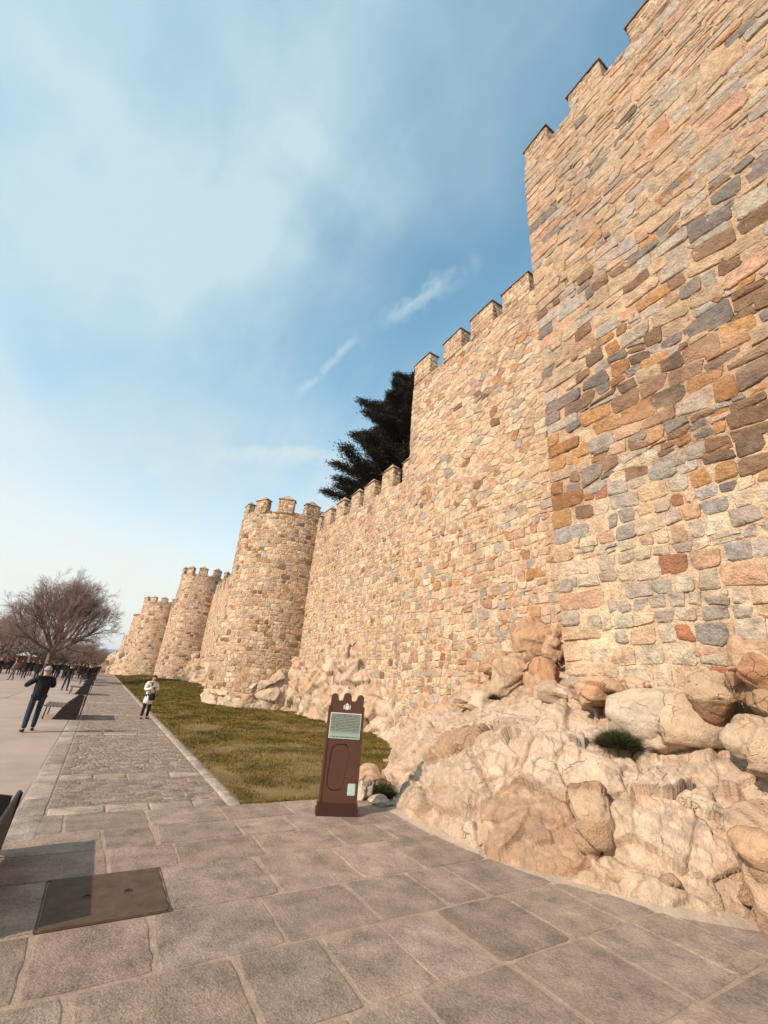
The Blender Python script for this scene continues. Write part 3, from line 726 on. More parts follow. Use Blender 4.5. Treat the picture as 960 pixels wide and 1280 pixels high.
def boulder(loc, r, seed, label, sc=(1, 1, 0.8), rot=0, tone=None, name='boulder', smoothb=False, group=None):
    bm = bmesh.new(); bmesh.ops.create_icosphere(bm, subdivisions=5, radius=1)
    V = np.array([v.co[:] for v in bm.verts]); F = np.array([[v.index for v in f.verts] for f in bm.faces]); bm.free()
    rr = np.random.default_rng(seed)
    # flatten with random planes
    for k in range(14):
        n = rr.normal(0, 1, 3); n /= np.linalg.norm(n); t = rr.uniform(0.68, 0.94); q = V @ n; over = q > t
        V[over] -= ((q[over]-t)*0.88)[:, None]*n
    N = V/np.linalg.norm(V, axis=1)[:, None]
    V = V*np.array(sc)*r; c, s = cos(rot), sin(rot); V = V @ np.array([[c, s, 0], [-s, c, 0], [0, 0, 1]])
    off = rr.uniform(-20, 20, 3); tn = tone or ((0.52, 0.36, 0.23), (0.42, 0.22, 0.11), (0.58, 0.45, 0.32))
    me = rock_mesh(name, V+off, F, N, seed, cells=((0.7*r+0.2, 0.14 if smoothb else 0.30, 0.04 if smoothb else 0.08), (0.26, 0.04 if smoothb else 0.12, 0.008 if smoothb else 0.022)), fine=0.012 if smoothb else 0.018, tone=tn)
    co = np.empty(len(me.vertices)*3, dtype=np.float32); me.vertices.foreach_get('co', co); co = co.reshape(-1, 3)-off.astype(np.float32); me.vertices.foreach_set('co', co.ravel()); me.update()
    o = mobj(name, me); o.location = loc; return tag(o, label, 'boulder', group)
OR = ((0.50, 0.30, 0.18), (0.42, 0.20, 0.10), (0.55, 0.38, 0.26)); PALE = ((0.53, 0.39, 0.27), (0.52, 0.36, 0.24), (0.53, 0.42, 0.32))
boulder((7.5, 2.45, 2.55), .52, 101, 'orange boulder against the tower face, topmost at the right edge of the photo', (1, .9, .85), tone=OR)
boulder((7.45, 2.3, 2.12), .42, 102, 'dark rust-brown boulder just under the topmost orange one at the right edge', (1, 1, .8), 1, tone=((.36, .22, .13), (.33, .16, .08), (.42, .28, .18)))
boulder((7.45, 3.08, 2.15), .36, 303, 'cracked brown boulder wedged left of the orange one and above the smooth pale dome', (1, 1, .95), 2, tone=((.45, .30, .19), (.38, .19, .10), (.5, .36, .25)))
boulder((7.15, 2.42, 1.62), .46, 104, 'pale lichened boulder on the rock shelf below the orange ones', (1, 1.1, .8), .5, tone=PALE)
boulder((7.75, 3.95, 1.80), 1.0, 105, 'widest smooth pale dome-like boulder lying against the tower foot', (.72, 1.0, .62), .2, tone=PALE, smoothb=True)
boulder((7.65, 5.0, 2.12), .52, 106, 'tan flat-topped boulder at the tower foot, left of the smooth dome', (.9, 1.0, .62), .3, tone=OR)
boulder((7.85, 4.45, 2.3), .30, 107, 'small tan slab-like boulder between the smooth dome and the tower face', (.8, 1.3, .5), .1, tone=OR)
boulder((9.0, 8.05, 2.45), .70, 108, 'round rust-streaked boulder standing left of the tower corner', (.95, 1, .98), .7, tone=((.48, .31, .19), (.38, .19, .09), (.52, .37, .25)))
boulder((9.8, 8.1, 3.35), .72, 109, 'tall orange boulder stacked highest in the recess beside the tower corner', (.9, 1.1, .95), 1.7, tone=OR)
boulder((8.75, 7.0, 2.35), .50, 110, 'tan boulder squeezed between the round one and the tower corner', (.9, .8, 1.1), 2.3, tone=OR)
boulder((9.4, 7.2, 3.2), .40, 111, 'leaning orange slab boulder tight against the tower corner', (.5, .7, 1.2), .4, tone=OR)
boulder((8.1, 6.15, 2.05), .40, 112, 'low cream boulder directly under the tower corner', (1, 1, .6), .9, tone=PALE)
boulder((10.3, 9.6, 2.75), .55, 113, 'grey-tan boulder low on the wall foot left of the stacked boulders', (.8, 1.2, .8), .9, tone=OR)
boulder((10.4, 11.0, 2.2), .45, 114, 'ochre boulder at the foot of the tall wall section, farthest left of its pile', (.8, 1.2, .8), .2, tone=OR)
boulder((8.6, 8.9, 1.75), .55, 115, 'broad pale boulder below the round rust-streaked one', (1.2, 1.2, .5), .2, tone=PALE)
boulder((4.74, 8.05, 0.13), .24, 121, 'pale rock behind the brown sign, the largest of the loose rocks there', (1, 1, .8), .2, tone=PALE, name='loose_rock')
boulder((4.45, 8.15, 0.04), .13, 122, 'small pink rock behind the base of the brown sign', (1, 1, .7), 1.2, tone=PALE, name='loose_rock')
boulder((4.85, 7.55, 0.04), .17, 123, 'flat low rock on the ground between sign and outcrop', (1.4, 1, .5), 2.2, tone=PALE, name='loose_rock')
boulder((5.1, 8.35, 0.2), .34, 124, 'tan rock leaning on the far left end of the outcrop', (1, 1, .9), 3.2, tone=OR, name='loose_rock')

boulder((5.80, 4.03, 0.58), .40, 131, 'weathered brown block sunk in the middle of the pale outcrop', (.8, .8, 1.15), .6, tone=((.42, .28, .18), (.36, .19, .10), (.48, .33, .22)))
boulder((5.72, 3.55, 0.04), .42, 132, 'low ochre rock lying along the paving edge under the outcrop', (.55, 1.35, .55), .55, tone=OR)
boulder((6.62, 2.15, 0.42), .78, 133, 'big peach-orange rock bulging at the right edge of the photo, nearest the paving', (.85, 1.0, .95), .2, tone=((.52, .35, .23), (.46, .27, .15), (.56, .41, .29)))
boulder((5.24, 5.25, 0.06), .50, 134, 'long tan rock low on the left face of the outcrop, by the paving', (.55, 1.1, .75), .1, tone=((.50, .34, .22), (.42, .25, .14), (.52, .38, .27)))
def cliff(name, path, heights, depth, seed, label, z0=-0.15, du=0.05, cells=((0.8, 0.38, 0.11), (0.3, 0.22, 0.05)), tone=None):
    """a rock band standing against a wall: path is its back line, bulging toward the left of travel"""
    P = np.array(path, float); seg = np.linalg.norm(np.diff(P, axis=0), axis=1); L = np.r_[0, np.cumsum(seg)]; nu = int(L[-1]/du)+2; nv = 44
    t = np.linspace(0, L[-1], nu); x = np.interp(t, L, P[:, 0]); y_ = np.interp(t, L, P[:, 1]); h = np.interp(t, L, heights)
    tt = np.stack([t, t*0, t*0], 1); h = h*(1+0.30*fbm(tt, 0.9, 3, seed)); dp = depth*(0.8+0.5*fbm(tt+5, 0.6, 2, seed+2))
    tx, ty = np.gradient(x), np.gradient(y_); n = np.hypot(tx, ty); nx, ny = -ty/n, tx/n
    a = np.linspace(0, 1, nv)
    A, H = np.meshgrid(a, h); D = dp[:, None]*(np.cos(a*pi/2)**0.6)[None, :]-0.12*(a[None, :] > 0.97); Z = z0+(H-z0)*np.sin(a*pi/2)[None, :]
    V = np.stack([x[:, None]+nx[:, None]*D, y_[:, None]+ny[:, None]*D, Z], -1).reshape(-1, 3)
    N = grid_normals(V, nu, nv)
    c = np.stack([np.repeat(nx, nv), np.repeat(ny, nv), np.full(nu*nv, 0.3)], 1); s = np.sign((N*c).sum(1)); N = N*s[:, None]; N = np.nan_to_num(N)
    amp = np.tile(np.where(a > 0.96, 0.3, 1.0), nu)
    me = rock_mesh(name, V, grid_faces(nu, nv), N, seed, cells=cells, tone=tone or ((0.50, 0.36, 0.25), (0.47, 0.29, 0.17), (0.55, 0.42, 0.31)), amp=amp)
    return tag(mobj(name, me), label, 'rock')
cliff('rock_ledge', [(11.05, 15.2), (11.05, 17), (11.05, 18.2), (11.05, 19.3), (11.05, 20.4), (11.05, 21.8), (11.05, 24.2), (11.05, 26.5), (11.05, 29.2)], [1.4, 1.6, 1.9, 3.0, 3.1, 2.0, 3.0, 2.5, 2.6], 0.85, 201, 'jagged pink granite ledge along the foot of the long low wall')
CT1 = (10.35, 32.4); R1 = 3.9
angs = np.radians(np.linspace(-82, -190, 16)); pth = [(CT1[0]+(R1-0.05)*cos(a), CT1[1]+(R1-0.05)*sin(a)) for a in angs]
cliff('rock_ledge', pth, list(np.interp(range(16), [0, 3, 6, 9, 15], [2.7, 2.0, 1.1, 0.95, 0.9])), 0.42, 202, 'pale squared rock plinth round the foot of the largest round tower', cells=((0.9, 0.22, 0.10), (0.35, 0.15, 0.05)), tone=((0.60, 0.46, 0.34), (0.52, 0.36, 0.25), (0.56, 0.44, 0.33)))
cliff('rock_ledge', [(10.95, 50), (10.9, 55), (10.9, 60), (10.6, 66)], [1.5, 3.2, 2.9, 3.4], 1.5, 203, 'pink rock ledge between the largest round tower and the next', z0=0.2, du=0.1, cells=((1.2, 0.4, 0.12), (0.5, 0.25, 0.08)))
cliff('rock_ledge', [(7.0, 100), (4.6, 106), (3.2, 116), (1.5, 128), (0.6, 133)], [1.8, 2.8, 4.2, 2.4, .8], 2.0, 204, 'tan rock mound at the far end of the path below the smallest towers', z0=-0.3, du=0.2, cells=((2.0, 0.4, 0.12), (0.8, 0.25, 0.08)))

# weeds in the rock, and blades that darken a notch
def tuft(loc, r, n, h, seed, label, material=WEED, name='weed_tuft', cat='weed', flat=1.0):
    rr = np.random.default_rng(seed); a = rr.uniform(0, 2*pi, n); d = r*np.sqrt(rr.random(n)); X = d*np.cos(a); Y = d*np.sin(a)*flat
    H = h*(1-0.6*(d/r)**2)*rr.uniform(0.5, 1.1, n); b = rr.uniform(0, 2*pi, n); w = 0.008
    V = np.empty((n, 3, 3)); z = -0.05+rr.uniform(0, 0.6, n)*H
    V[:, 0] = np.stack([X-np.cos(b)*w, Y-np.sin(b)*w, z], 1); V[:, 1] = np.stack([X+np.cos(b)*w, Y+np.sin(b)*w, z], 1)
    V[:, 2] = np.stack([X+rr.normal(0, .35, n)*h+X*.3, Y+rr.normal(0, .35, n)*h+Y*.3, z+H*0.6], 1)
    o = mobj(name, mk_mesh(name, V.reshape(-1, 3), np.arange(3*n).reshape(-1, 3), material, None, False)); o.location = loc; return tag(o, label, cat)
tuft((6.98, 4.27, float(outcrop_z(np.array([6.98]), np.array([4.27]))[0])+.03), .21, 7000, .26, 1, 'dark green weed cushion growing at the foot of the smooth pale boulder', flat=1.2)
tuft((5.12, 7.80, 0.05), .12, 1800, .3, 2, 'dark blades added to darken the notch at the left end of the outcrop')  # added tuft, stands in for the dark of the notch
tuft((8.2, 8.0, 1.9), .12, 700, .14, 3, 'small grass tuft on the rock shelf below the round boulder')

# ------------------------------------------------------------------ the walls
rw = np.random.default_rng(42)
XN = 8.0
near = thing('square_wall_tower', 'nearest and tallest square tower of weathered rubble on the right, cut by the photo edge', 'tower', (XN, 1.0, 0))
wvN = wall_wave(1.0, 0.035); mpN = flat_map(XN, wvN)
core_flat('mortar_core', near, mpN, -3.5, 5.80, -0.2, 19.15, 0.055, 1, 0.014)
m = MB(); m.box(XN+0.06, XN+6, -3.4, 5.76, -0.2, 19.1, MORT); m.build('core', MASON, near, attr=True)
# quoins at the corner, courses of long dressed blocks
cellsN = []
z = 1.6; k = 0
while z < 19.2:
    h = rw.uniform(0.26, 0.44); w = rw.uniform(0.34, 0.5) if k % 2 else rw.uniform(0.75, 1.15)
    if z > 9: w *= 1.15
    cellsN.append([(5.83-w, z), (5.83, z), (5.83, min(z+h, 19.2)), (5.83-w, min(z+h, 19.2))]); z += h; k += 1
quoins = list(cellsN)
def rowclip(cells):
    out = []
    for q in cells:
        zc = sum(p[1] for p in q)/len(q); sc_ = sum(p[0] for p in q)/len(q)
        lim = 5.83
        for c in quoins:
            if c[0][1] <= zc < c[2][1]: lim = c[0][0]; break
        if sc_ > lim: continue
        q = [(min(a, lim), b) for a, b in q]
        if max(p[0] for p in q)-min(p[0] for p in q) < 0.09: continue
        out.append(q)
    return out
cN = rowclip(coursed(-3.5, 5.83, 1.6, 6.15, (0.22, 0.40), (0.8, 1.75), rw, 0.035, 1.3))
cN += rowclip(coursed(-3.5, 5.83, 6.15, 12.4, (0.22, 0.44), (1.0, 2.3), rw, 0.07, 2.0))
cN += rowclip(coursed(-3.5, 5.83, 12.4, 16.0, (0.17, 0.36), (1.1, 2.7), rw, 0.06, 2.0)); cN += rowclip(coursed(-3.5, 5.83, 16.0, 19.2, (0.14, 0.31), (1.2, 3.0), rw, 0.04, 1.8))
stones_to_wall(near, quoins+cN, mpN, col_near, rw, lambda s, z: (0.012 if z < 6.2 else 0.006 if z < 12.4 else 0.003), 300, 0.032, True, cutf=0.17, jit=0.03, boundf=lambda s, z: s > 1.2+0.02*z)
# far side return of the corner (faces up the street)
mpB = lambda s, z, d: (XN+6-s, 5.80+d, z)
cb = coursed(0, 5.98, 1.6, 19.2, (0.3, 0.42), (1.0, 2.2), rw); stones_to_wall(near, cb, mpB, col_near, rw, lambda s, z: .012, 0, 0.03, False)
yy = 5.84; k = 0
mer_cache = {}
for y1, y0 in ((5.84, 4.84), (4.05, 2.88), (2.03, 1.02), (0.2, -0.9), (-1.7, -2.8)):
    m_ = merlon_mesh(y1-y0, 0.6, 0.98, rw, lambda a, b, r: col_near(a, 15, r)); add_merlon(near, XN-0.02, y0, 19.16, y1-y0, .6, .98, .05, rw, None, meshes=(m_, cap_mesh(y1-y0, .6, .10)))
adopt_new(near)

XM = 10.6
mid = thing('high_wall_section', 'tall battlemented wall section of pale rubble between the square tower and the long low wall', 'wall', (XM, 10, 0))
wvM = wall_wave(2.3, 0.06); mpM = flat_map(XM, wvM)
def topM(s): return 17.0+(s-8)*0.075
core_flat('mortar_core', mid, lambda s, z, d: mpM(s, min(z, topM(s)), d), 5.9, 15.84, 0.0, 17.65, 0.075, 2, 0.018)
m = MB(); m.box(XM+0.09, XM+4, 5.9, 15.80, -0.2, 17.0, MORT); m.build('core', MASON, mid, attr=True)
cM = [q for q in coursed(6.5, 15.86, 0.3, 8.4, (0.19, 0.34), (0.75, 1.7), rw, 0.05, 1.8)]+rubble(6.5, 15.86, 8.4, 17.6, 0.29, 1.5, rw, 0.36)
cM = [[(a, min(b, topM(a))) for a, b in q] for q in cM if min(p[1] for p in q) < topM(q[0][0])-0.1]
stones_to_wall(mid, cM, mpM, col_mid, rw, lambda s, z: 0.006 if z < 8.4 else 0.003, 300, 0.03, True, cutf=0.16, jit=0.03, boundf=lambda s, z: s > 8.2)
# step side facing away, and the short near return visible above the low wall
sideM = coursed(0, 3.9, 0.3, 16.9, (0.22, 0.36), (0.9, 2.0), rw); stones_to_wall(mid, sideM, lambda s, z, d: (XM+4-s, 15.82+d, z), col_mid, rw, lambda s, z: .01, 0, .03, False)
for y1, y0 in ((15.84, 14.45), (13.42, 12.0), (11.4, 9.9), (9.4, 7.9), (7.3, 6.0)):
    zt = 18.05+(y0+y1-16)/2*0.095; zb_ = topM(y0)-0.05
    m_ = merlon_mesh(y1-y0, 0.6, zt-zb_, rw, lambda a, b, r: col_mid(a, 12, r)); add_merlon(mid, XM-0.05, y0, zb_, 0, 0, zt-zb_, 0, rw, None, meshes=(m_, cap_mesh(y1-y0, .6, .14)))
adopt_new(mid)

XC = 11.0
def low_wall(label, x0, y0, x1, y1, ztop, seed, cells, colf, nsep, ds, merl=True, group=None, hs=(1.2, 0.8), core_z0=-0.3, mh=1.32):
    L = math.hypot(x1-x0, y1-y0); ux, uy = (x1-x0)/L, (y1-y0)/L; nx, ny = -uy, ux
    if nx > 0: nx, ny = -nx, -ny
    wv = wall_wave(seed*1.7, 0.05)
    mp = lambda s, z, d: (x0+ux*s+nx*(d+wv(s, z)), y0+uy*s+ny*(d+wv(s, z)), z)
    w = thing('town_wall', label, 'wall', (x0, y0, 0), 0, group)
    core_flat('mortar_core', w, mp, 0, L, core_z0, ztop, ds, seed, 0.014)
    m = MB(); v = []
    for (s, o_) in ((0, -0.09), (L, -0.09), (L, -2.6), (0, -2.6)):
        v.append((x0+ux*s+nx*o_, y0+uy*s+ny*o_))
    m.add([(a, b, -0.3) for a, b in v]+[(a, b, ztop-0.02) for a, b in v], [(0, 1, 2, 3), (7, 6, 5, 4), (0, 4, 5, 1), (1, 5, 6, 2), (2, 6, 7, 3), (3, 7, 4, 0)], MORT); m.build('core', MASON, w, attr=True)
    stones_to_wall(w, cells(L, ztop), mp, colf, rw, lambda s, z: 0.005, nsep, 0.026, True, cutf=0.18)
    if merl:
        ang = atan2(uy, ux)-pi/2; s = 0.35; k = 0
        vars_ = [(merlon_mesh(hs[0], .55, mh, rw, colf), cap_mesh(hs[0], .55, .46)) for _ in range(3)]
        while s+hs[0] < L:
            px, py, _ = mp(s, ztop, -0.02)
            add_merlon(w, px+nx*0.0, py, ztop-0.02, 0, 0, mh, 0, rw, None, rz=ang, meshes=vars_[k % 3]); s += hs[0]+hs[1]; k += 1
    adopt_new(w); return w
low_wall('long low curtain wall with peaked merlons between the tall wall section and the largest round tower', XC, 15.75, XC, 29.4, 12.1, 3,
         lambda L, zt: coursed(0, L, 0.2, zt, (0.15, 0.29), (0.75, 1.8), rw, 0.05, 1.6), col_cur, 300, 0.09)
low_wall('curtain wall seen between the largest round tower and the one beyond', XC, 35.4, XC, 66.5, 12.4, 4, lambda L, zt: coursed(0, L, 0.2, zt, (0.24, 0.42), (0.9, 1.9), rw, 0.04, 1.2), col_cur, 0, 0.3)
low_wall('curtain wall behind the second round tower, mostly hidden by it', 10.9, 71.5, 8.0, 91, 12.3, 5, lambda L, zt: coursed(0, L, 0.5, zt, (0.34, 0.5), (0.9, 1.9), rw, 0.04, 1.2), col_cur, 0, 0.6)
low_wall('distant curtain wall between the third round tower and the flat-topped one', 7.6, 97, 7.2, 121, 11.5, 6, lambda L, zt: coursed(0, L, 0.5, zt, (0.4, 0.6), (0.9, 1.9), rw, 0.04, 1.2), col_cur, 0, 0.8)
low_wall('farthest curtain wall leading to the smallest tower', 7.0, 127, 6.4, 155, 9.0, 7, lambda L, zt: coursed(0, L, 0.5, zt, (0.5, 0.8), (0.9, 1.9), rw, 0.04, 1.2), col_cur, 0, 1.0)

def round_tower(label, cx, cy, r, ztop, seed, hr, mer_h, rise, phase, mw=1.15, gap=0.78, flat=False, rim_drop=0.0, nsep=0):
    w = thing('round_wall_tower', label, 'tower', (cx, cy, 0), 0, 'round towers along the town wall')
    a0, a1 = radians(-330), radians(-30)       # the side toward the street
    wv = wall_wave(seed, 0.05); L = (a1-a0)*r
    def mp(s, z, d):
        a = a0+s/r; rr = r+d+wv(s, z)+0.012*(ztop-z); return (cx+rr*cos(a), cy+rr*sin(a), z)
    nu = int(L/0.12)+2; s = np.linspace(0, L, nu); z = np.linspace(-0.3, ztop, int(ztop/0.12)); SS, ZZ = np.meshgrid(s, z, indexing='ij')
    P3 = np.stack([SS.ravel(), ZZ.ravel(), SS.ravel()*0], 1); d = 0.014*fbm(P3, 6, 3, seed)
    V = np.array([mp(a, b, c) for a, b, c in zip(P3[:, 0], P3[:, 1], d)]); k = 0.92+0.2*fbm(P3, .8, 3, seed)
    o = mobj('mortar_core', mk_mesh('mortar_core', V, grid_faces(nu, len(z)), MASON, np.array(MORT)[None]*k[:, None]*0.92, True), w)
    # floor of the tower top
    m = MB(); n = 40; top = [(cx+(r+0.0)*cos(2*pi*j/n), cy+(r+0.0)*sin(2*pi*j/n), ztop-0.01) for j in range(n)]; m.add(top, [tuple(range(n))], MORT); m.build('top_deck', MASON, w, attr=True)
    cells = coursed(0, L, 0.2, ztop, hr, (0.85, 2.0), rw, 0.035, 1.4)
    # drop the stones nobody can see from the street side
    def keep(s, z_):
        a = a0+s/r; return cos(a) < 0.45
    stones_to_wall(w, cells, mp, col_tow, rw, lambda s, z: 0.005, nsep, 0.03, False, keep=keep)
    rr = r-0.5
    if flat:
        m = MB(); n = 40
        for (ra, rb, za, zb_) in ((r+0.12, r+0.12, ztop, ztop+0.35), ):
            v = [(cx+ra*cos(2*pi*j/n), cy+ra*sin(2*pi*j/n), za) for j in range(n)]+[(cx+rb*cos(2*pi*j/n), cy+rb*sin(2*pi*j/n), zb_) for j in range(n)]
            m.add(v, [(j, (j+1) % n, n+(j+1) % n, n+j) for j in range(n)]+[tuple(n+j for j in range(n))], DKB)
        m.build('parapet_roof', MASON, w, attr=True)
    else:
        nm = int(2*pi*r/(mw+gap)); v_ = [(merlon_mesh(mw, .5, mer_h, rw, col_tow), cap_mesh(mw, .5, rise)) for _ in range(3)]
        for k in range(nm):
            a = phase+2*pi*k/nm
            # local +X (thickness) must point to the centre
            c, s_ = cos(a), sin(a); ox, oy = cx+(r+0.05)*c, cy+(r+0.05)*s_
            rz = a+pi; off = Vector((cos(rz+pi/2), sin(rz+pi/2)))*(-mw/2)
            add_merlon(w, ox+off.x, oy+off.y, ztop-0.02, 0, 0, mer_h, 0, rw, None, rz=rz, meshes=v_[k % 3])
    adopt_new(w); return w
round_tower('largest round tower in view, with a rock plinth and peaked merlons', CT1[0], CT1[1], R1, 13.25, 11, (0.20, 0.36), 1.05, 0.42, radians(-118), nsep=300)
round_tower('second round tower along the wall, behind the woman in white', 10.15, 69.0, 3.55, 14.75, 12, (0.26, 0.42), 1.1, 0.45, radians(-110))
round_tower('third round tower along the wall, broad and plain', 7.8, 94, 4.15, 13.1, 13, (0.34, 0.5), 1.0, 0.4, radians(-105))
round_tower('distant round tower with a flat overhanging parapet', 7.6, 124, 4.1, 13.4, 14, (0.4, 0.6), 1.0, 0.4, 0, flat=True)
round_tower('smallest and farthest round tower at the end of the wall', 7.4, 157, 4.0, 9.2, 15, (0.5, 0.8), 0.9, 0.35, radians(-100))
# ------------------------------------------------------------------ the sign
sg = thing('information_pillar', 'brown steel information pillar with battlement top standing on the paving edge', 'sign', (3.78, 7.16, 0), 0)
sg.rotation_euler = (0, 0, radians(-20))
def prism(pts, y0, y1, material, name, parent, bev=0):
    n = len(pts); m = MB(); m.add([(x, y0, z) for x, z in pts]+[(x, y1, z) for x, z in pts], [tuple(range(n))[::1], tuple(range(2*n-1, n-1, -1))]+[(j, n+j, n+(j+1) % n, (j+1) % n) for j in range(n)])
    return m.build(name, material, parent)
def sil():
    p = [(-0.305, 0.17)]; p += [(-0.285, 1.66)]
    p = [(-0.305, 0.17), (0.305, 0.17), (0.285, 1.60)]
    # right merlon, middle, left: rounded teeth
    def tooth(x0, x1, top): 
        r = []; n = 6; cx_ = (x0+x1)/2; hw = (x1-x0)/2
        for j in range(n+1): a = pi*j/n; r.append((cx_+hw*cos(a), top-0.055+0.055*sin(a)))
        return r
    p += tooth(0.175, 0.285, 1.775)+[(0.155, 1.665), (0.075, 1.665)]+tooth(-0.065, 0.065, 1.795)+[(-0.075, 1.665), (-0.150, 1.665)]+tooth(-0.275, -0.165, 1.775)+[(-0.285, 1.60)]
    return p
prism(sil(), -0.045, 0.045, CORTEN, 'panel', sg)
mb = MB(); mb.box(-0.335, 0.335, -0.11, 0.11, 0.0, 0.10); mb.box(-0.32, 0.32, -0.085, 0.085, 0.10, 0.17)
mb.build('plinth', CORTEN_D, sg)
for sx in (-1, 1):
    mb = MB(); mb.box(sx*0.292-0.016, sx*0.292+0.016, -0.058, 0.058, 0.172, 1.58); mb.build('side_rail', CORTEN, sg)
WHITE = mat('sign_white', (0.62, 0.60, 0.52), rough=0.5, var=0.1, bump=0)
mb = MB(); x0, x1, z0, z1 = -0.268, 0.262, 1.085, 1.475
mb.box(x0, x1, -0.056, -0.046, z0, z1); plate = mb.build('frame', WHITE, sg)
def text_mat():
    m = bpy.data.materials.new('printed_text_panel'); m.use_nodes = True; t = NT(m.node_tree); t.n.clear()
    out = t.new('ShaderNodeOutputMaterial'); b = t.new('ShaderNodeBsdfPrincipled'); t.l.new(b.outputs[0], out.inputs[0])
    tc = t.new('ShaderNodeTexCoord'); o = tc.outputs['Object']; sp = t.new('ShaderNodeSeparateXYZ'); t.l.new(o, sp.inputs[0])
    z = sp.outputs[2]; row = t.math('FRACT', t.math('MULTIPLY', z, 42.0)); rowi = t.math('FLOOR', t.math('MULTIPLY', z, 42.0))
    ln = t.math('MULTIPLY', t.math('GREATER_THAN', row, 0.28), t.math('LESS_THAN', row, 0.80))
    cv = t.new('ShaderNodeCombineXYZ'); t.l.new(t.math('MULTIPLY', sp.outputs[0], 85.0), cv.inputs[0]); t.l.new(t.math('MULTIPLY', rowi, 7.31), cv.inputs[1])
    nz = t.noise(cv.outputs[0], 1.0, 2, 0.8); ink = t.math('MULTIPLY', ln, t.math('GREATER_THAN', nz, 0.45))
    up = t.ramp(z, 1.14, 1.22); base = t.mix(up, (0.26, 0.38, 0.33), (0.10, 0.12, 0.10))
    c = t.mix(t.math('MULTIPLY', ink, 0.75), base, (0.36, 0.37, 0.31)); 
    low = t.math('MULTIPLY', ink, t.math('LESS_THAN', z, 1.125)); c = t.mix(low, c, (0.03, 0.03, 0.03))
    t.l.new(c, b.inputs['Base Color']); b.inputs['Roughness'].default_value = 0.35
    return m
mb = MB(); mb.box(x0+0.014, x1-0.014, -0.060, -0.055, z0+0.014, z1-0.014); o = mb.build('text_plate', text_mat(), plate)
# crest: crowned shield
mb = MB()
def pp(pts, y0, y1): n = len(pts); mb.add([(x, y0, z) for x, z in pts]+[(x, y1, z) for x, z in pts], [tuple(range(n)), tuple(range(2*n-1, n-1, -1))]+[(j, n+j, n+(j+1) % n, (j+1) % n) for j in range(n)])
pp([(-0.030, 1.535), (0, 1.522), (0.030, 1.535), (0.034, 1.59), (-0.034, 1.59)], -0.053, -0.045)
pp([(-0.026, 1.594), (0.026, 1.594), (0.034, 1.622), (0.017, 1.612), (0.0, 1.636), (-0.017, 1.612), (-0.034, 1.622)], -0.053, -0.045)
pp([(-0.060, 1.535), (-0.042, 1.535), (-0.042, 1.60), (-0.060, 1.60)], -0.050, -0.045); pp([(0.042, 1.535), (0.060, 1.535), (0.060, 1.60), (0.042, 1.60)], -0.050, -0.045)
mb.build('crest', WHITE, sg)
# engraved outline of the walled town
mb = MB(); oc = [(0.035, 1.005), (-0.06, 1.0), (-0.145, 0.985), (-0.185, 0.94), (-0.20, 0.86), (-0.205, 0.70), (-0.215, 0.5), (-0.205, 0.40), (-0.15, 0.355), (-0.07, 0.345), (0.02, 0.36), (0.06, 0.42), (0.075, 0.6), (0.11, 0.8), (0.115, 0.9), (0.075, 0.97), (0.035, 1.005)]
mb.tube([(x, -0.0455, z) for x, z in oc[:11]], [0.0075]*8+[0.009]*3, 5); mb.build('engraved_outline', ENGRAVE, sg)
mb = MB(); mb.tube([(x, -0.0445, z) for x, z in oc[10:]], 0.003, 5); mb.build('engraved_outline', ENGRAVE, sg)
mb = MB(); mb.tube([(0.035, -0.0465, 1.008), (0.036, -0.0465, 0.985)], [0.016, 0.013], 8); mb.build('round_mark', ENGRAVE, sg)
TEAL = mat('pale_teal_sticker', (0.40, 0.52, 0.44), rough=0.5, var=0.25, bump=0)
mb = MB(); q = []
for cx_, cz_, a0 in ((0.245, 0.425, 0), (0.155, 0.425, 90), (0.155, 0.295, 180), (0.245, 0.295, 270)):
    for j in range(4): a = radians(a0+30*j); q.append((cx_+0.018*cos(a), cz_+0.018*sin(a)))
n = len(q); mb.add([(x, -0.049, z) for x, z in q]+[(x, -0.045, z) for x, z in q], [tuple(range(n)), tuple(range(2*n-1, n-1, -1))]+[(j, n+j, n+(j+1) % n, (j+1) % n) for j in range(n)])
mb.build('sticker', TEAL, sg)

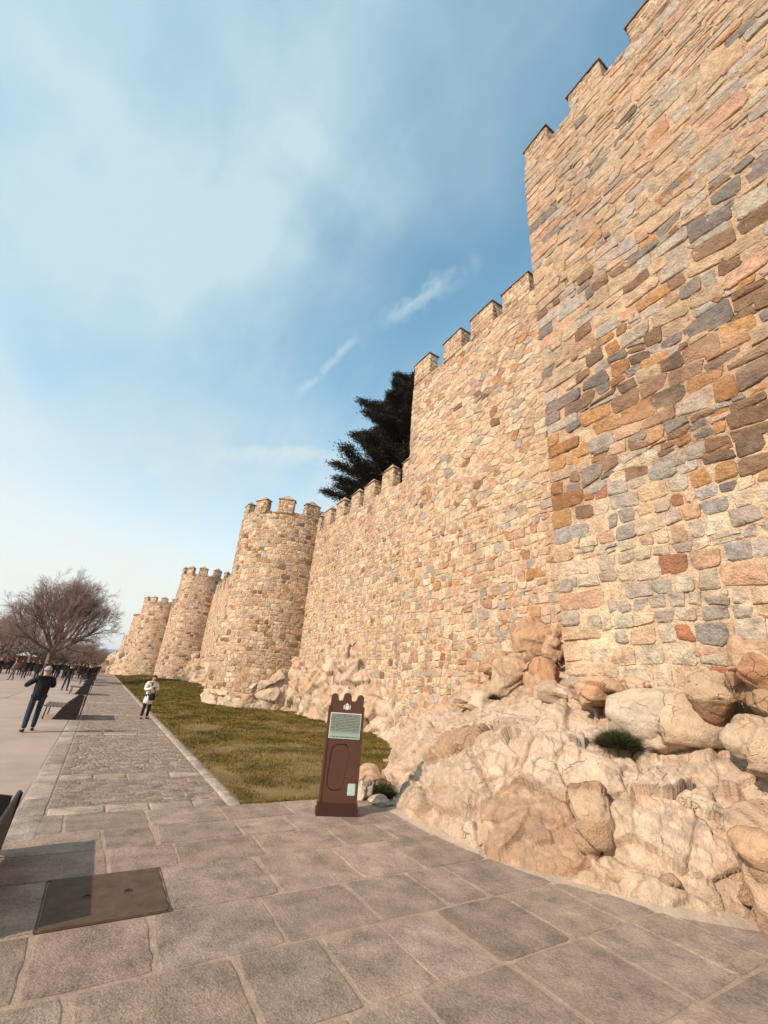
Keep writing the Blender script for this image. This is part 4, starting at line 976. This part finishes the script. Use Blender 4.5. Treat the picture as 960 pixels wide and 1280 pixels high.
# ------------------------------------------------------------------ benches
def make_bench():
    b = thing('bench', 'dark iron bench', 'bench', (0, 0, 0))
    # local: path side at x=0, length along y 0..1.9, seat faces -x
    for y in (0.0, 1.86):
        mb = MB(); pr = [(-0.86, 0), (-0.12, 0), (-0.10, 0.70), (-0.30, 0.74), (-0.62, 0.42)]; n = len(pr)
        mb.add([(x, y, z) for x, z in pr]+[(x, y+0.04, z) for x, z in pr], [tuple(range(n)), tuple(range(2*n-1, n-1, -1))]+[(j, n+j, n+(j+1) % n, (j+1) % n) for j in range(n)])
        mb.build('end_panel', BENCHM, b)
        mb = MB(); mb.tube([(-0.06, y+0.02, 0), (-0.03, y+0.02, 0.74)], 0.018, 6); mb.build('leg', BENCHM, b)
        mb = MB(); mb.tube([(-1.12, y+0.02, 0), (-1.10, y+0.02, 0.41)], 0.022, 6); mb.build('leg', BENCHM, b)
    for k in range(6):
        mb = MB(); x = -1.20+k*0.12; mb.box(x, x+0.10, 0.02, 1.88, 0.41-0.006*k, 0.44-0.006*k); mb.build('seat_slat', BENCHS, b)
    for k in range(8):
        mb = MB(); z = 0.06+0.085*k; mb.box(-0.052, -0.038, 0.02, 1.88, z, z+0.079); mb.build('back_slat', BENCHM, b)
    mb = MB()
    for k in range(24): y = 0.06+k*0.077; mb.box(-0.066, -0.054, y, y+0.03, 0.04, 0.73)
    o = mb.build('back_mesh', BENCHM, b); o['kind'] = 'stuff'
    mb = MB(); mb.tube([(-0.05, 0, 0.745), (-0.05, 1.9, 0.745)], 0.020, 8); mb.build('top_rail', BENCHM, b)
    return b
def copy_tree(o, parent=None):
    c = o.copy(); COL.objects.link(c); c.parent = parent
    for ch in [k for k in ALLKIDS.get(o, [])]: copy_tree(ch, c)
    return c
def index_kids():
    d = {}
    for o in bpy.data.objects:
        if o.parent is not None: d.setdefault(o.parent, []).append(o)
    return d
bench = make_bench(); ALLKIDS = index_kids()
bl = [(-0.35, 4.88, 'dark lattice bench at the left edge of the photo, only its end in view'), (-0.14, 20.0, 'dark iron bench behind the man in the navy jacket, first in the row'), (-0.14, 34.8, 'second dark bench in the row along the path border'),
      (-0.14, 49.5, 'third dark bench in the row, with people gathered round it'), (-0.14, 64.0, 'farthest dark bench of the row, small in the distance')]
for i, (x, y, lab) in enumerate(bl):
    b = bench if i == 0 else copy_tree(bench)
    b.location = (x, y, 0); b.scale = (1, 1, 0.76 if i == 0 else 1.0); b['label'] = lab; b['group'] = 'benches along the path'
bpy.context.view_layer.update()

# ------------------------------------------------------------------ people
def skin(name, joints, edges, rad, material, parent, sub=1, loc=(0, 0, 0)):
    me = bpy.data.meshes.new('tmp'); keys = list(dict.fromkeys([k for e in edges for k in e])); ix = {k: i for i, k in enumerate(keys)}
    me.from_pydata([joints[k] for k in keys], [(ix[a], ix[b]) for a, b in edges], []); o = bpy.data.objects.new('tmp', me); COL.objects.link(o)
    sk = o.modifiers.new('s', 'SKIN'); sk.use_smooth_shade = True; sk.branch_smoothing = 0.4
    sv = me.skin_vertices[0].data
    for k in keys:
        r = rad[k]; r = r if hasattr(r, '__len__') else (r, r); sv[ix[k]].radius = r; sv[ix[k]].use_root = (ix[k] == 0)
    ss = o.modifiers.new('u', 'SUBSURF'); ss.levels = sub; ss.render_levels = sub
    bpy.context.view_layer.update()
    dg = bpy.context.evaluated_depsgraph_get(); me2 = bpy.data.meshes.new_from_object(o.evaluated_get(dg)); me2.name = name
    bpy.data.objects.remove(o); bpy.data.meshes.remove(me)
    me2.materials.clear(); me2.materials.append(material); me2.polygons.foreach_set('use_smooth', [True]*len(me2.polygons))
    return mobj(name, me2, parent)
_cm = {}
def cloth(c, rough=0.85):
    k = tuple(c)
    if k not in _cm: _cm[k] = mat('cloth', c, rough=rough, noise_scale=(6, 60), var=0.15, bump=0.15, bump_scale=30)
    return _cm[k]
SKINM = mat('skin', (0.46, 0.26, 0.18), rough=0.6, var=0.05, bump=0)
NAVY = (0.013, 0.012, 0.017); BLACKC = (0.018, 0.014, 0.014); JEAN = (0.022, 0.030, 0.046); DTR = (0.022, 0.017, 0.02); CREAMC = (0.78, 0.73, 0.64); BROWN = (0.10, 0.06, 0.04); GREYC = (0.20, 0.16, 0.14); REDC = (0.26, 0.05, 0.04)
def person(label, h, jacket, trousers, hair, pose='stand', coat=False, detail=1, bag=None, hairlen=0, shoes=BLACKC, scarf=None, phone=False, stride=0.0, group=None):
    k = h/1.75; p = thing('person', label, 'person', (0, 0, 0), 0, group); J = {}
    st = stride
    J['pelvis'] = (0, 0, .93); J['belly'] = (0, 0.0, 1.08); J['chest'] = (0, -0.01, 1.28); J['neckb'] = (0, -0.01, 1.43); J['neck'] = (0, 0.01, 1.50); J['head'] = (0, 0.03, 1.60); J['crown'] = (0, 0.02, 1.68)
    lean = 0.0
    for s, n_ in ((-1, 'l'), (1, 'r')):
        f = st*s
        J['hip'+n_] = (s*.095, 0, .90); J['knee'+n_] = (s*.105, f*0.5+0.03, .50); J['ank'+n_] = (s*.115, f-0.02, .09); J['toe'+n_] = (s*.14, f+.14, .035)
        J['sh'+n_] = (s*.185, -0.01, 1.39); 
        if pose == 'photo': J['el'+n_] = (s*(.36 if s < 0 else .27), 0.13, 1.17); J['wr'+n_] = (s*.10, 0.33, 1.34); hd = (-s*.05, .06, .05)
        elif pose == 'phone': J['el'+n_] = (s*.27, 0.06, 1.12); J['wr'+n_] = (s*.08, 0.27, 1.20); hd = (-s*.02, .06, .05)
        elif pose == 'pocket': J['el'+n_] = (s*.30, -0.07, 1.12); J['wr'+n_] = (s*.22, 0.08, .94); hd = (-s*.02, .03, -.07)
        else: J['el'+n_] = (s*.26, -.02-f*.35, 1.12); J['wr'+n_] = (s*.25, .07-f*.6, .88); hd = (0, .02, -.09)
        w = J['wr'+n_]; J['palm'+n_] = tuple(w[i]+hd[i]*.8 for i in range(3))
        if detail:
            u = Vector(hd).normalized(); side = u.cross(Vector((0, 0, 1)) if abs(u.z) < .8 else Vector((0, 1, 0))).normalized(); b0 = Vector(w)+Vector(hd)
            for j in range(4):
                o_ = side*(j-1.5)*.02; Lf = (.058, .072, .075, .066)[j]
                J['fa%s%d' % (n_, j)] = tuple(b0+o_+u*Lf*.5); J['fb%s%d' % (n_, j)] = tuple(b0+o_*1.05+u*Lf+Vector((-s*.012, .01, -.01)))
            J['ta'+n_] = tuple(Vector(w)+Vector(hd)*.5+side*.045); J['tb'+n_] = tuple(Vector(w)+Vector(hd)*1.1+side*.052)
    if pose == 'phone': J['head'] = (0, .07, 1.59); J['crown'] = (0, .075, 1.665)
    J = {a: tuple(c*k for c in b) for a, b in J.items()}
    Rr = dict(pelvis=(.14, .10), belly=(.125, .095), chest=(.15, .11), neckb=(.085, .07), neck=(.052, .055), head=(.078, .095), crown=(.066, .08))
    E_ = [('pelvis', 'belly'), ('belly', 'chest'), ('chest', 'neckb'), ('neckb', 'neck'), ('neck', 'head'), ('head', 'crown')]
    for n_ in 'lr':
        Rr.update({'hip'+n_: .088, 'knee'+n_: .056, 'ank'+n_: .038, 'toe'+n_: .036, 'sh'+n_: .058, 'el'+n_: .042, 'wr'+n_: .027, 'palm'+n_: (.036, .02)})
        E_ += [('pelvis', 'hip'+n_), ('hip'+n_, 'knee'+n_), ('knee'+n_, 'ank'+n_), ('ank'+n_, 'toe'+n_), ('neckb', 'sh'+n_), ('sh'+n_, 'el'+n_), ('el'+n_, 'wr'+n_), ('wr'+n_, 'palm'+n_)]
        if detail:
            for j in range(4): Rr['fa%s%d' % (n_, j)] = .0095; Rr['fb%s%d' % (n_, j)] = .008; E_ += [('palm'+n_, 'fa%s%d' % (n_, j)), ('fa%s%d' % (n_, j), 'fb%s%d' % (n_, j))]
            Rr['ta'+n_] = .011; Rr['tb'+n_] = .009; E_ += [('palm'+n_, 'ta'+n_), ('ta'+n_, 'tb'+n_)]
    sc_ = lambda d: {a: (tuple(x*k for x in b) if hasattr(b, '__len__') else b*k) for a, b in d.items()}
    if detail:
        hx, hy, hz = (c/k for c in J['head'])
        J['nose'] = tuple(c*k for c in (hx, hy+.115, hz-.005)); Rr['nose'] = .014; E_.append(('head', 'nose'))
        for s in (-1, 1): J['ear%d' % s] = tuple(c*k for c in (hx+s*.088, hy-.005, hz)); Rr['ear%d' % s] = (.012, .022); E_.append(('head', 'ear%d' % s))
    skin('body', J, E_, sc_(Rr), SKINM, p)
    g = dict(Rr); g.update(pelvis=(.175, .14), belly=(.18, .14), chest=(.20, .15), neckb=(.105, .09))
    for n_ in 'lr': g.update({'sh'+n_: .09, 'el'+n_: .070, 'wr'+n_: .050, 'hip'+n_: .105, 'knee'+n_: .074, 'ank'+n_: .060})
    for n_ in 'lr': J['hem'+n_] = tuple(c*k for c in ((-1 if n_ == 'l' else 1)*.10, 0.0, .80 if not coat else .56)); g['hem'+n_] = (.115, .10) if not coat else (.14, .13)
    if coat:
        J['coatmid'] = (0, 0, .75*k); g['coatmid'] = (.22, .175); J['coathem'] = (0, 0, .53*k); g['coathem'] = (.25, .20)
        ej = [('chest', 'neckb'), ('chest', 'belly'), ('belly', 'pelvis'), ('pelvis', 'coatmid'), ('coatmid', 'coathem')]
    else:
        J['jhem'] = (0, 0, .79*k); g['jhem'] = (.20, .155); ej = [('chest', 'neckb'), ('chest', 'belly'), ('belly', 'pelvis'), ('pelvis', 'jhem')]
    for n_ in 'lr': ej += [('neckb', 'sh'+n_), ('sh'+n_, 'el'+n_), ('el'+n_, 'wr'+n_)]
    skin('coat' if coat else 'jacket', J, ej, sc_(g), cloth(jacket), p)
    skin('collar', {'a': (0, -.012*k, 1.40*k), 'b': (0, 0, 1.50*k)}, [('a', 'b')], {'a': (.135*k, .10*k), 'b': (.078*k, .08*k)}, cloth(jacket), p)
    et = [('pelvis', 'hipl'), ('pelvis', 'hipr')]; g2 = dict(g); g2['pelvis'] = (.12, .095)
    for n_ in 'lr': g2['hip'+n_] = .092
    for n_ in 'lr': et += [('hip'+n_, 'knee'+n_), ('knee'+n_, 'ank'+n_)]
    skin('trousers', J, et, sc_(g2), cloth(trousers), p)
    for n_ in 'lr':
        a, t_ = Vector(J['ank'+n_]), Vector(J['toe'+n_]); q = {'a': tuple(a+Vector((0, -.035, -.035))*k), 'b': tuple((a+t_)/2+Vector((0, 0, -.012))*k), 'c': tuple(t_+Vector((0, .01, 0)))}
        skin('shoe', q, [('a', 'b'), ('b', 'c')], {'a': .046*k, 'b': .044*k, 'c': .036*k}, cloth(shoes), p)
    # hair: a cap over the skull
    hx, hy, hz = J['head']; bm = bmesh.new(); bmesh.ops.create_uvsphere(bm, u_segments=16, v_segments=10, radius=1)
    for v in bm.verts:
        c = v.co; front = c.y > 0.25; down = -0.15 if not hairlen else -1.2
        if c.z < (0.25 if front else down): v.co.z = (0.25 if front else down); 
        v.co.x *= .095*k; v.co.y *= .112*k; v.co.z *= .118*k; v.co += Vector((hx, hy-.012*k, hz+.03*k))
        v.co += Vector((random.uniform(-1, 1), random.uniform(-1, 1), random.uniform(-1, 1)))*.004*k
    me = bpy.data.meshes.new('hair'); bm.to_mesh(me); bm.free(); me.materials.append(cloth(hair)); me.polygons.foreach_set('use_smooth', [True]*len(me.polygons)); mobj('hair', me, p)
    if detail:
        mb = MB()
        for s in (-1, 1): mb.box(hx+(s*.032-.011)*k, hx+(s*.032+.011)*k, hy+.085*k, hy+.093*k, hz+.012*k, hz+.020*k)
        mb.build('eyes', cloth((.03, .02, .02)), p)
        mb = MB(); mb.box(hx-.022*k, hx+.022*k, hy+.084*k, hy+.091*k, hz-.046*k, hz-.040*k); mb.build('mouth', cloth((.30, .10, .08)), p)
    if scarf: skin('scarf', {'a': (-.05*k, .04*k, 1.46*k), 'b': (.06*k, .05*k, 1.45*k), 'c': (.03*k, .12*k, 1.30*k)}, [('a', 'b'), ('b', 'c')], {'a': .06*k, 'b': .06*k, 'c': .04*k}, cloth(scarf), p)
    return p
def held(name, label, cat, loc, rz, boxes, material):
    mb = MB()
    for b in boxes: mb.box(*b)
    o = mb.build(name, material); o.location = loc; o.rotation_euler = (0, 0, rz); return tag(o, label, cat)
DUSTY = cloth(BLACKC)
p = person('grey-haired man in navy jacket and blue jeans, walking away with elbows raised', 1.76, NAVY, JEAN, (0.30, 0.27, 0.25), 'photo', stride=.13); p.scale = (1.08, 1.1, 1); p.location = (-1.30, 16.65, 0); p.rotation_euler = (0, 0, radians(14))
mb = MB(); mb.box(-.08, .08, -.02, .02, -.05, .05); mb.tube([(0, .02, 0), (0, .06, 0)], .035, 10); o = mb.build('camera', DUSTY); o.location = (-1.38, 17.02, 1.45); tag(o, 'small dark camera held up by the grey-haired man', 'camera')
p = person('woman in a knee-length white coat looking down at her hands by the kerb', 1.68, CREAMC, DTR, (0.035, 0.02, 0.015), 'phone', coat=True, hairlen=1, scarf=(.02, .015, .015)); p.location = (1.98, 21.1, 0); p.rotation_euler = (0, 0, radians(198))
# shoulder bag, built round its own centre
mb = MB(); mb.tube([(0, 0, -.15), (0, 0, -.10), (0, 0, .06), (0, 0, .12)], [.10, .125, .115, .07], 12); bag = thing('handbag', 'black handbag hanging in front of the woman in the white coat', 'bag', (2.06, 20.86, 0.86))
o = mb.build('pouch', DUSTY, bag, smooth=True); o.scale = (1.0, .6, 1)
mb = MB(); mb.tube([(-.08, 0, .10), (-.16, .06, .32), (-.20, .18, .50), (-.10, .22, .54)], .009, 5); mb.build('strap', DUSTY, bag)
mb = MB(); mb.box(-.035, .035, -.005, .005, -.07, .07, mat4=Matrix.Rotation(radians(-50), 4, 'X')); o = mb.build('phone', DUSTY); o.location = (2.07, 20.83, 1.15); tag(o, 'dark phone in the hands of the woman in white', 'phone')
p = person('man in dark padded jacket and blue jeans strolling beyond the first bench', 1.72, BLACKC, JEAN, (0.10, 0.07, 0.05), 'pocket', stride=.1); p.location = (-1.76, 38.6, 0); p.rotation_euler = (0, 0, radians(-20))
# prototypes of the promenade crowd
protos = []
spec = [('dark coat', BLACKC, DTR, (0.05, 0.03, 0.02), 'pocket', True, .08, 1.68), ('navy jacket and jeans', NAVY, JEAN, (0.06, 0.04, 0.03), 'walk', False, .16, 1.74), ('black jacket', BLACKC, DTR, (0.25, 0.2, 0.16), 'walk', False, .12, 1.72),
        ('tan coat', (0.24, 0.16, 0.11), (0.13, 0.10, 0.09), (0.06, 0.04, 0.03), 'walk', True, .2, 1.66), ('brown jacket', BROWN, DTR, (0.03, 0.02, 0.02), 'pocket', False, .1, 1.76), ('dark red jacket', (.11, .03, .025), DTR, (0.05, 0.03, 0.02), 'walk', False, .12, 1.70),
        ('grey coat', (.09, .075, .07), JEAN, (0.30, 0.26, 0.22), 'pocket', True, .05, 1.64)]
for nm, ja, tr, ha, po, co, sd_, hh in spec: protos.append(person('person', hh, ja, tr, ha, po, coat=co, detail=0, stride=sd_))
ALLKIDS = index_kids()
crowd = [(-6.35, 50.5, 3, 80), (-5.95, 54, 1, 190), (-8.0, 52.5, 0, 10), (-8.4, 57, 2, 200), (-5.2, 56, 0, 0), (-4.75, 57.5, 4, 170), (-4.3, 60, 0, 20), (-3.75, 58, 2, 180), (-3.3, 61, 1, 200), (-3.0, 59, 0, 10), (-2.55, 62, 4, 190),
         (-1.75, 62.5, 2, 10), (-1.35, 61.8, 0, 30), (-1.5, 66, 4, 180), (-0.85, 52, 2, 60), (-0.75, 54.5, 0, 190), (-0.95, 57.5, 1, 180), (-0.6, 59.5, 2, 0), (-7.3, 62, 5, 10), (-6.6, 64, 0, 190), (-6.1, 66, 4, 20), (-5.6, 68, 1, 180), (-5.0, 67, 2, 0),
         (-4.3, 69, 0, 180), (-3.6, 68, 6, 0), (-2.9, 71, 2, 190), (-2.3, 70, 0, 0), (-0.9, 70, 1, 170), (-1.4, 74, 0, 0), (-0.4, 72, 2, 180), (-8.8, 66, 1, 0), (-9.3, 70, 0, 180), (-8.1, 72, 6, 0), (-7.2, 76, 2, 180), (-6.2, 78, 0, 0),
         (-5.2, 80, 4, 0), (-4.2, 82, 1, 180), (-3.2, 84, 0, 0), (-2.3, 86, 2, 0), (-1.5, 88, 0, 180), (-0.7, 86, 4, 0), (-0.2, 95, 0, 0), (-9.9, 78, 2, 0), (-8.9, 82, 0, 0), (-7.6, 88, 1, 0)]
where = ['walking ahead of the crowd at far left', 'right of the walker in tan', 'at the left edge of the photo, full figure', 'behind the figure at the left edge', 'left of the tallest knot of people', 'in the tallest knot of people', 'in the middle of the dark knot of people',
         'right of the dark knot of people', 'just above the head of the grey-haired man', 'between the grey-haired man and the stroller', 'left of the gap beyond the stroller', 'left of the walking pair beyond the benches', 'right of the walking pair beyond the benches', 'behind the walking pair',
         'in front of the third bench', 'beside the third bench', 'beyond the third bench on its left', 'last beside the third bench']
used = set()
for i, (x, y, t_, rz) in enumerate(crowd):
    b = protos[t_] if t_ not in used else copy_tree(protos[t_]); used.add(t_)
    b.location = (x, y, 0); b.rotation_euler = (0, 0, radians(rz)); b.scale = (1.0, 1.0, 1.0)
    b['label'] = 'person in %s %s' % (spec[t_][0], where[i]) if i < len(where) else 'tiny person in %s, %s crowd rows, %s' % (spec[t_][0], 'front' if y < 67 else 'middle' if y < 77 else 'rearmost', 'far left' if x/y < -.105 else 'left of big bare tree' if x/y < -.072 else 'right of big bare tree' if x/y < -.035 else 'beyond the benches')
    b['group'] = 'people in the promenade crowd'
bpy.context.view_layer.update()

# ------------------------------------------------------------------ trees
def bare_tree_meshes(seed, H=13.0, spread=7.0, limbs=9, dens=1.0):
    r = random.Random(seed); V = []; F = []; VT = []; FT = []; TV = []; TF = []
    def tube(V, F, pts, rads, n):
        b = len(V)
        for i, p in enumerate(pts):
            t = (pts[min(i+1, len(pts)-1)]-pts[max(i-1, 0)]).normalized(); a = t.cross(Vector((0.31, 0.2, 0.93))).normalized(); c = t.cross(a)
            for k in range(n): q = p+(a*cos(2*pi*k/n)+c*sin(2*pi*k/n))*rads[i]; V.append((q.x, q.y, q.z))
        for i in range(len(pts)-1):
            for k in range(n): F.append((b+i*n+k, b+i*n+(k+1) % n, b+(i+1)*n+(k+1) % n, b+(i+1)*n+k))
    def grow(p, d, L, rad, lv):
        n = 4 if lv < 3 else 3; seg = L/n; pts = [p]; dirs = [d]
        for i in range(n):
            up = 0.10 if lv < 3 else 0.03
            d = (d+Vector((r.uniform(-1, 1), r.uniform(-1, 1), r.uniform(-1, 1)))*(0.16 if lv < 3 else 0.24)+Vector((0, 0, up))).normalized(); p = p+d*seg; pts.append(p); dirs.append(d)
        rads = [rad*(1-0.55*i/n) for i in range(n+1)]
        if lv == 0: tube(TV, TF, pts, rads, 9)
        elif lv <= 2: tube(V, F, pts, rads, 6 if lv == 1 else 4)
        else: tube(VT, FT, pts, rads, 3)
        if lv >= 5: return
        nch = {1: 6, 2: 5, 3: 5, 4: 4}[lv]
        nch = max(2, int(nch*dens+r.random()*0.8))
        for c in range(nch):
            t = 0.30+0.70*(c+r.random()*0.8)/nch; t = min(t, 0.999); i = int(t*n); q = pts[i].lerp(pts[i+1], t*n-i)
            ax = dirs[i+1].cross(Vector((r.uniform(-1, 1), r.uniform(-1, 1), r.uniform(-1, 1)))).normalized()
            dd = (Matrix.Rotation(radians(r.uniform(22, 48)), 3, ax) @ dirs[i+1]).normalized()
            ll = L*r.uniform(0.50, 0.72)*(1.15-0.35*t)
            grow(q, dd, ll, max(0.011, rads[i]*0.58), lv+1)
    hb = H*0.16
    tp = [Vector((0, 0, -0.2)), Vector((0.03, 0, hb*0.5)), Vector((0.0, 0.05, hb)), Vector((0.1, 0, hb*1.5))]
    tube(TV, TF, tp, [0.42*H/13, 0.33*H/13, 0.30*H/13, 0.22*H/13], 10)
    for k in range(limbs):
        a = 2*pi*k/limbs+r.uniform(-.3, .3); el = radians(r.choice([18, 35, 50, 68, 80])); 
        d = Vector((cos(a)*cos(el), sin(a)*cos(el), sin(el))); L = (H-hb)*0.44 if el > 0.8 else spread*0.52
        grow(Vector((0, 0, hb*r.uniform(0.9, 1.5))), d, L, 0.15*H/13, 1)
    me_t = mk_mesh('trunk', TV, TF, BARK, None, True); me_l = mk_mesh('limbs', V, F, BARK, None, True); me_c = mk_mesh('crown', np.array(VT), np.array(FT), TWIG, None, True)
    return me_t, me_l, me_c
def tree(meshes, x, y, rz, sc, label, group=None):
    t = thing('bare_tree', label, 'tree', (x, y, 0), rz, group); t.scale = (sc, sc, sc) if not hasattr(sc, '__len__') else sc
    mobj('trunk', meshes[0], t); mobj('limb', meshes[1], t); mobj('crown', meshes[2], t); return t
TA = bare_tree_meshes(3, 13.2, 9.0, 16, 1.1); TB = bare_tree_meshes(8, 9, 5.5, 8, 0.95)
tree(TA, -4.75, 58.0, 0.4, (0.98, 0.98, 1.02), 'largest bare tree with a wide fan-shaped crown above the crowd')
rt = random.Random(4)
tl = [(-9.6, 66, 1.05, 'bare tree merging with the left side of the big crown'), (-12.6, 70, .92, 'bare tree at the left edge of the photo, behind the crowd'), (-9.2, 84, 1.15, 'bare tree seen through the left half of the big crown'), (-6.0, 96, .95, 'small bare tree low behind the big tree trunk'), (-3.6, 106, .86, 'small bare tree right of the big tree trunk'),
      (-1.9, 118, .8, 'low bare tree above the far end of the benches'), (-0.6, 131, .75, 'farthest low bare tree by the end of the wall'), (-13.8, 92, 1.2, 'tall thin bare tree behind the left crowd'), (-17, 100, 1.2, 'bare tree mostly outside the left edge'), (-4.6, 122, .9, 'distant bare tree between hedge and benches')]
for x, y, sc, lab in tl: tree(TB, x, y, rt.uniform(0, 6), sc, lab, 'smaller bare trees along the promenade')
def shrub(name, x, y, rx, ry, h, n, material, label, seed, leaf=0.16, cat='hedge', kind=None):
    r = np.random.default_rng(seed); u = r.normal(0, 1, (n, 3)); u /= np.linalg.norm(u, axis=1)[:, None]; u[:, 2] = np.abs(u[:, 2]); rad = r.random(n)**0.4
    P = u*rad[:, None]; P *= (1+0.25*fbm(u*2, 1, 2, seed))[:, None]; P = P*np.array([rx, ry, h])
    a = r.normal(0, 1, (n, 3)); a /= np.linalg.norm(a, axis=1)[:, None]; b = np.cross(a, r.normal(0, 1, (n, 3))); b /= np.linalg.norm(b, axis=1)[:, None]
    L = leaf*r.uniform(.5, 1.2, n)[:, None]; V = np.stack([P-a*L, P+b*L*.5, P+a*L], 1).reshape(-1, 3)
    o = mobj(name, mk_mesh(name, V, np.arange(3*n).reshape(-1, 3), material, None, False)); o.location = (x, y, 0); return tag(o, label, cat, kind=kind)
shrub('hedge', -15, 88, 9, 1.2, 2.3, 14000, HEDGE, 'long russet winter hedge behind the crowd at the left', 1)
shrub('shrubbery', -3.5, 138, 8, 5, 4.6, 14000, SHRUB, 'dark bare shrubbery closing the far end of the promenade', 2, .3, 'shrubs')
shrub('shrubbery', -12, 120, 8, 5, 4.5, 12000, SHRUB, 'brown thicket behind the red hut at the left', 3, .3, 'shrubs')
shrub('shrubbery', 1.5, 165, 4, 4, 3.0, 5000, SHRUB, 'low dark bushes beyond the path end under the far hills', 5, .3, 'shrubs')
# hut
hut = thing('kiosk', 'small reddish kiosk with a white awning roof behind the crowd', 'kiosk', (-10.4, 90, 0))
mb = MB(); mb.box(-1.1, 1.1, -0.9, 0.9, 0, 2.1); mb.build('wall', mat('kiosk_red', (.30, .10, .05), var=.15), hut)
mb = MB(); mb.add([(-1.3, -1.1, 2.1), (1.3, -1.1, 2.1), (1.3, 1.1, 2.1), (-1.3, 1.1, 2.1), (0, 0, 2.75)], [(0, 1, 4), (1, 2, 4), (2, 3, 4), (3, 0, 4), (3, 2, 1, 0)]); mb.build('roof', WHITE, hut)
mb = MB(); mb.box(-.8, .8, -.93, -.9, 1.0, 1.8); mb.build('hatch', cloth(BLACKC), hut)

# cedar rising behind the low wall
def cedar():
    t = thing('cedar_tree', 'dark spreading cedar rising behind the battlements of the low wall', 'tree', (20, 30, 0)); r = np.random.default_rng(9)
    mb = MB(); mb.tube([(0, 0, 0), (0, 0, 12), (.2, 0, 24), (0, 0, 33.5)], [.7, .5, .25, .05], 9); mb.build('trunk', BARK, t, smooth=True)
    V = []; lm = MB(); z = 17.0
    while z < 33.6:
        R_ = (float(np.interp(z, [12, 17, 21, 25, 28, 30, 33.5, 35], [9.4, 9.2, 7.4, 5.2, 5.0, 3.6, 3.0, 1.3])))*r.uniform(.85, 1.08); nb = int(7 if z < 30 else 5); a0 = r.uniform(0, 6)
        for k in range(nb):
            a = a0+2*pi*k/nb+r.uniform(-.3, .3); Rk = max(.7, R_*r.uniform(.70, 1.10)); tip = Vector((cos(a)*Rk, sin(a)*Rk, z+Rk*r.uniform(-.12, .30)))
            base = Vector((0, 0, z)); midp = base.lerp(tip, .5)+Vector((0, 0, -.04*Rk)); lm.tube([base, midp, tip], [.11, .06, .015], 4)
            nseg = int(10+Rk*7)
            for j in range(nseg):
                f = .12+.9*j/nseg; f = min(f, 1); c = base.lerp(midp, f*2) if f < .5 else midp.lerp(tip, f*2-1)
                wd = (.25+.55*Rk*.28)*(1-.75*f)+.22
                m_ = int(30+wd*68)
                q = r.normal(0, 1, (m_, 3))*np.array([wd*.55, wd*.55, .12])+np.array(c[:])
                q[:, 2] -= 0.05*np.abs(r.normal(0, 1, m_))
                d = np.stack([np.cos(a)+r.normal(0, .7, m_), np.sin(a)+r.normal(0, .7, m_), r.normal(0.12, .28, m_)], 1); d /= np.linalg.norm(d, axis=1)[:, None]
                sd2 = np.cross(d, r.normal(0, 1, (m_, 3))); sd2 /= np.linalg.norm(sd2, axis=1)[:, None]; L = r.uniform(.12, .32, m_)[:, None]
                V.append(np.stack([q-sd2*.042, q+sd2*.042, q+d*L], 1).reshape(-1, 3))
        z += r.uniform(.60, 1.15)
    V = np.concatenate(V); lm.build('limb', BARK, t); mobj('crown', mk_mesh('crown', V, np.arange(len(V)).reshape(-1, 3), NEEDLE, None, False), t); return t
cedar().scale = (1, 1, .955)
# far hills
X, Y = np.meshgrid(np.linspace(-5000, 5000, 120), np.linspace(2600, 6000, 30), indexing='ij'); x, y_ = X.ravel(), Y.ravel()
P3 = np.stack([x, y_, x*0], 1)
Z = np.maximum(-1, (fbm(P3, 0.0011, 5, 3)+0.9)*62*np.sin(np.clip((y_-2600)/3400, 0, 1)*pi))
o = mobj('hills', mk_mesh('hills', np.stack([x, y_, Z], 1), grid_faces(120, 30), HILL, None, True)); o['kind'] = 'structure'
# ------------------------------------------------------------------ air: thin haze round the whole scene
mb = MB(); mb.box(-5600, 5600, -300, 7000, -2.5, 170)
hz = bpy.data.materials.new('haze'); hz.use_nodes = True; t = NT(hz.node_tree); t.n.clear()
out = t.new('ShaderNodeOutputMaterial'); pv = t.new('ShaderNodeVolumePrincipled'); t.l.new(pv.outputs[0], out.inputs['Volume'])
pv.inputs['Color'].default_value = (0.80, 0.88, 1.0, 1); pv.inputs['Density'].default_value = 0.00014; pv.inputs['Anisotropy'].default_value = 0.2
o = mb.build('haze', hz); tag(o, kind='stuff')
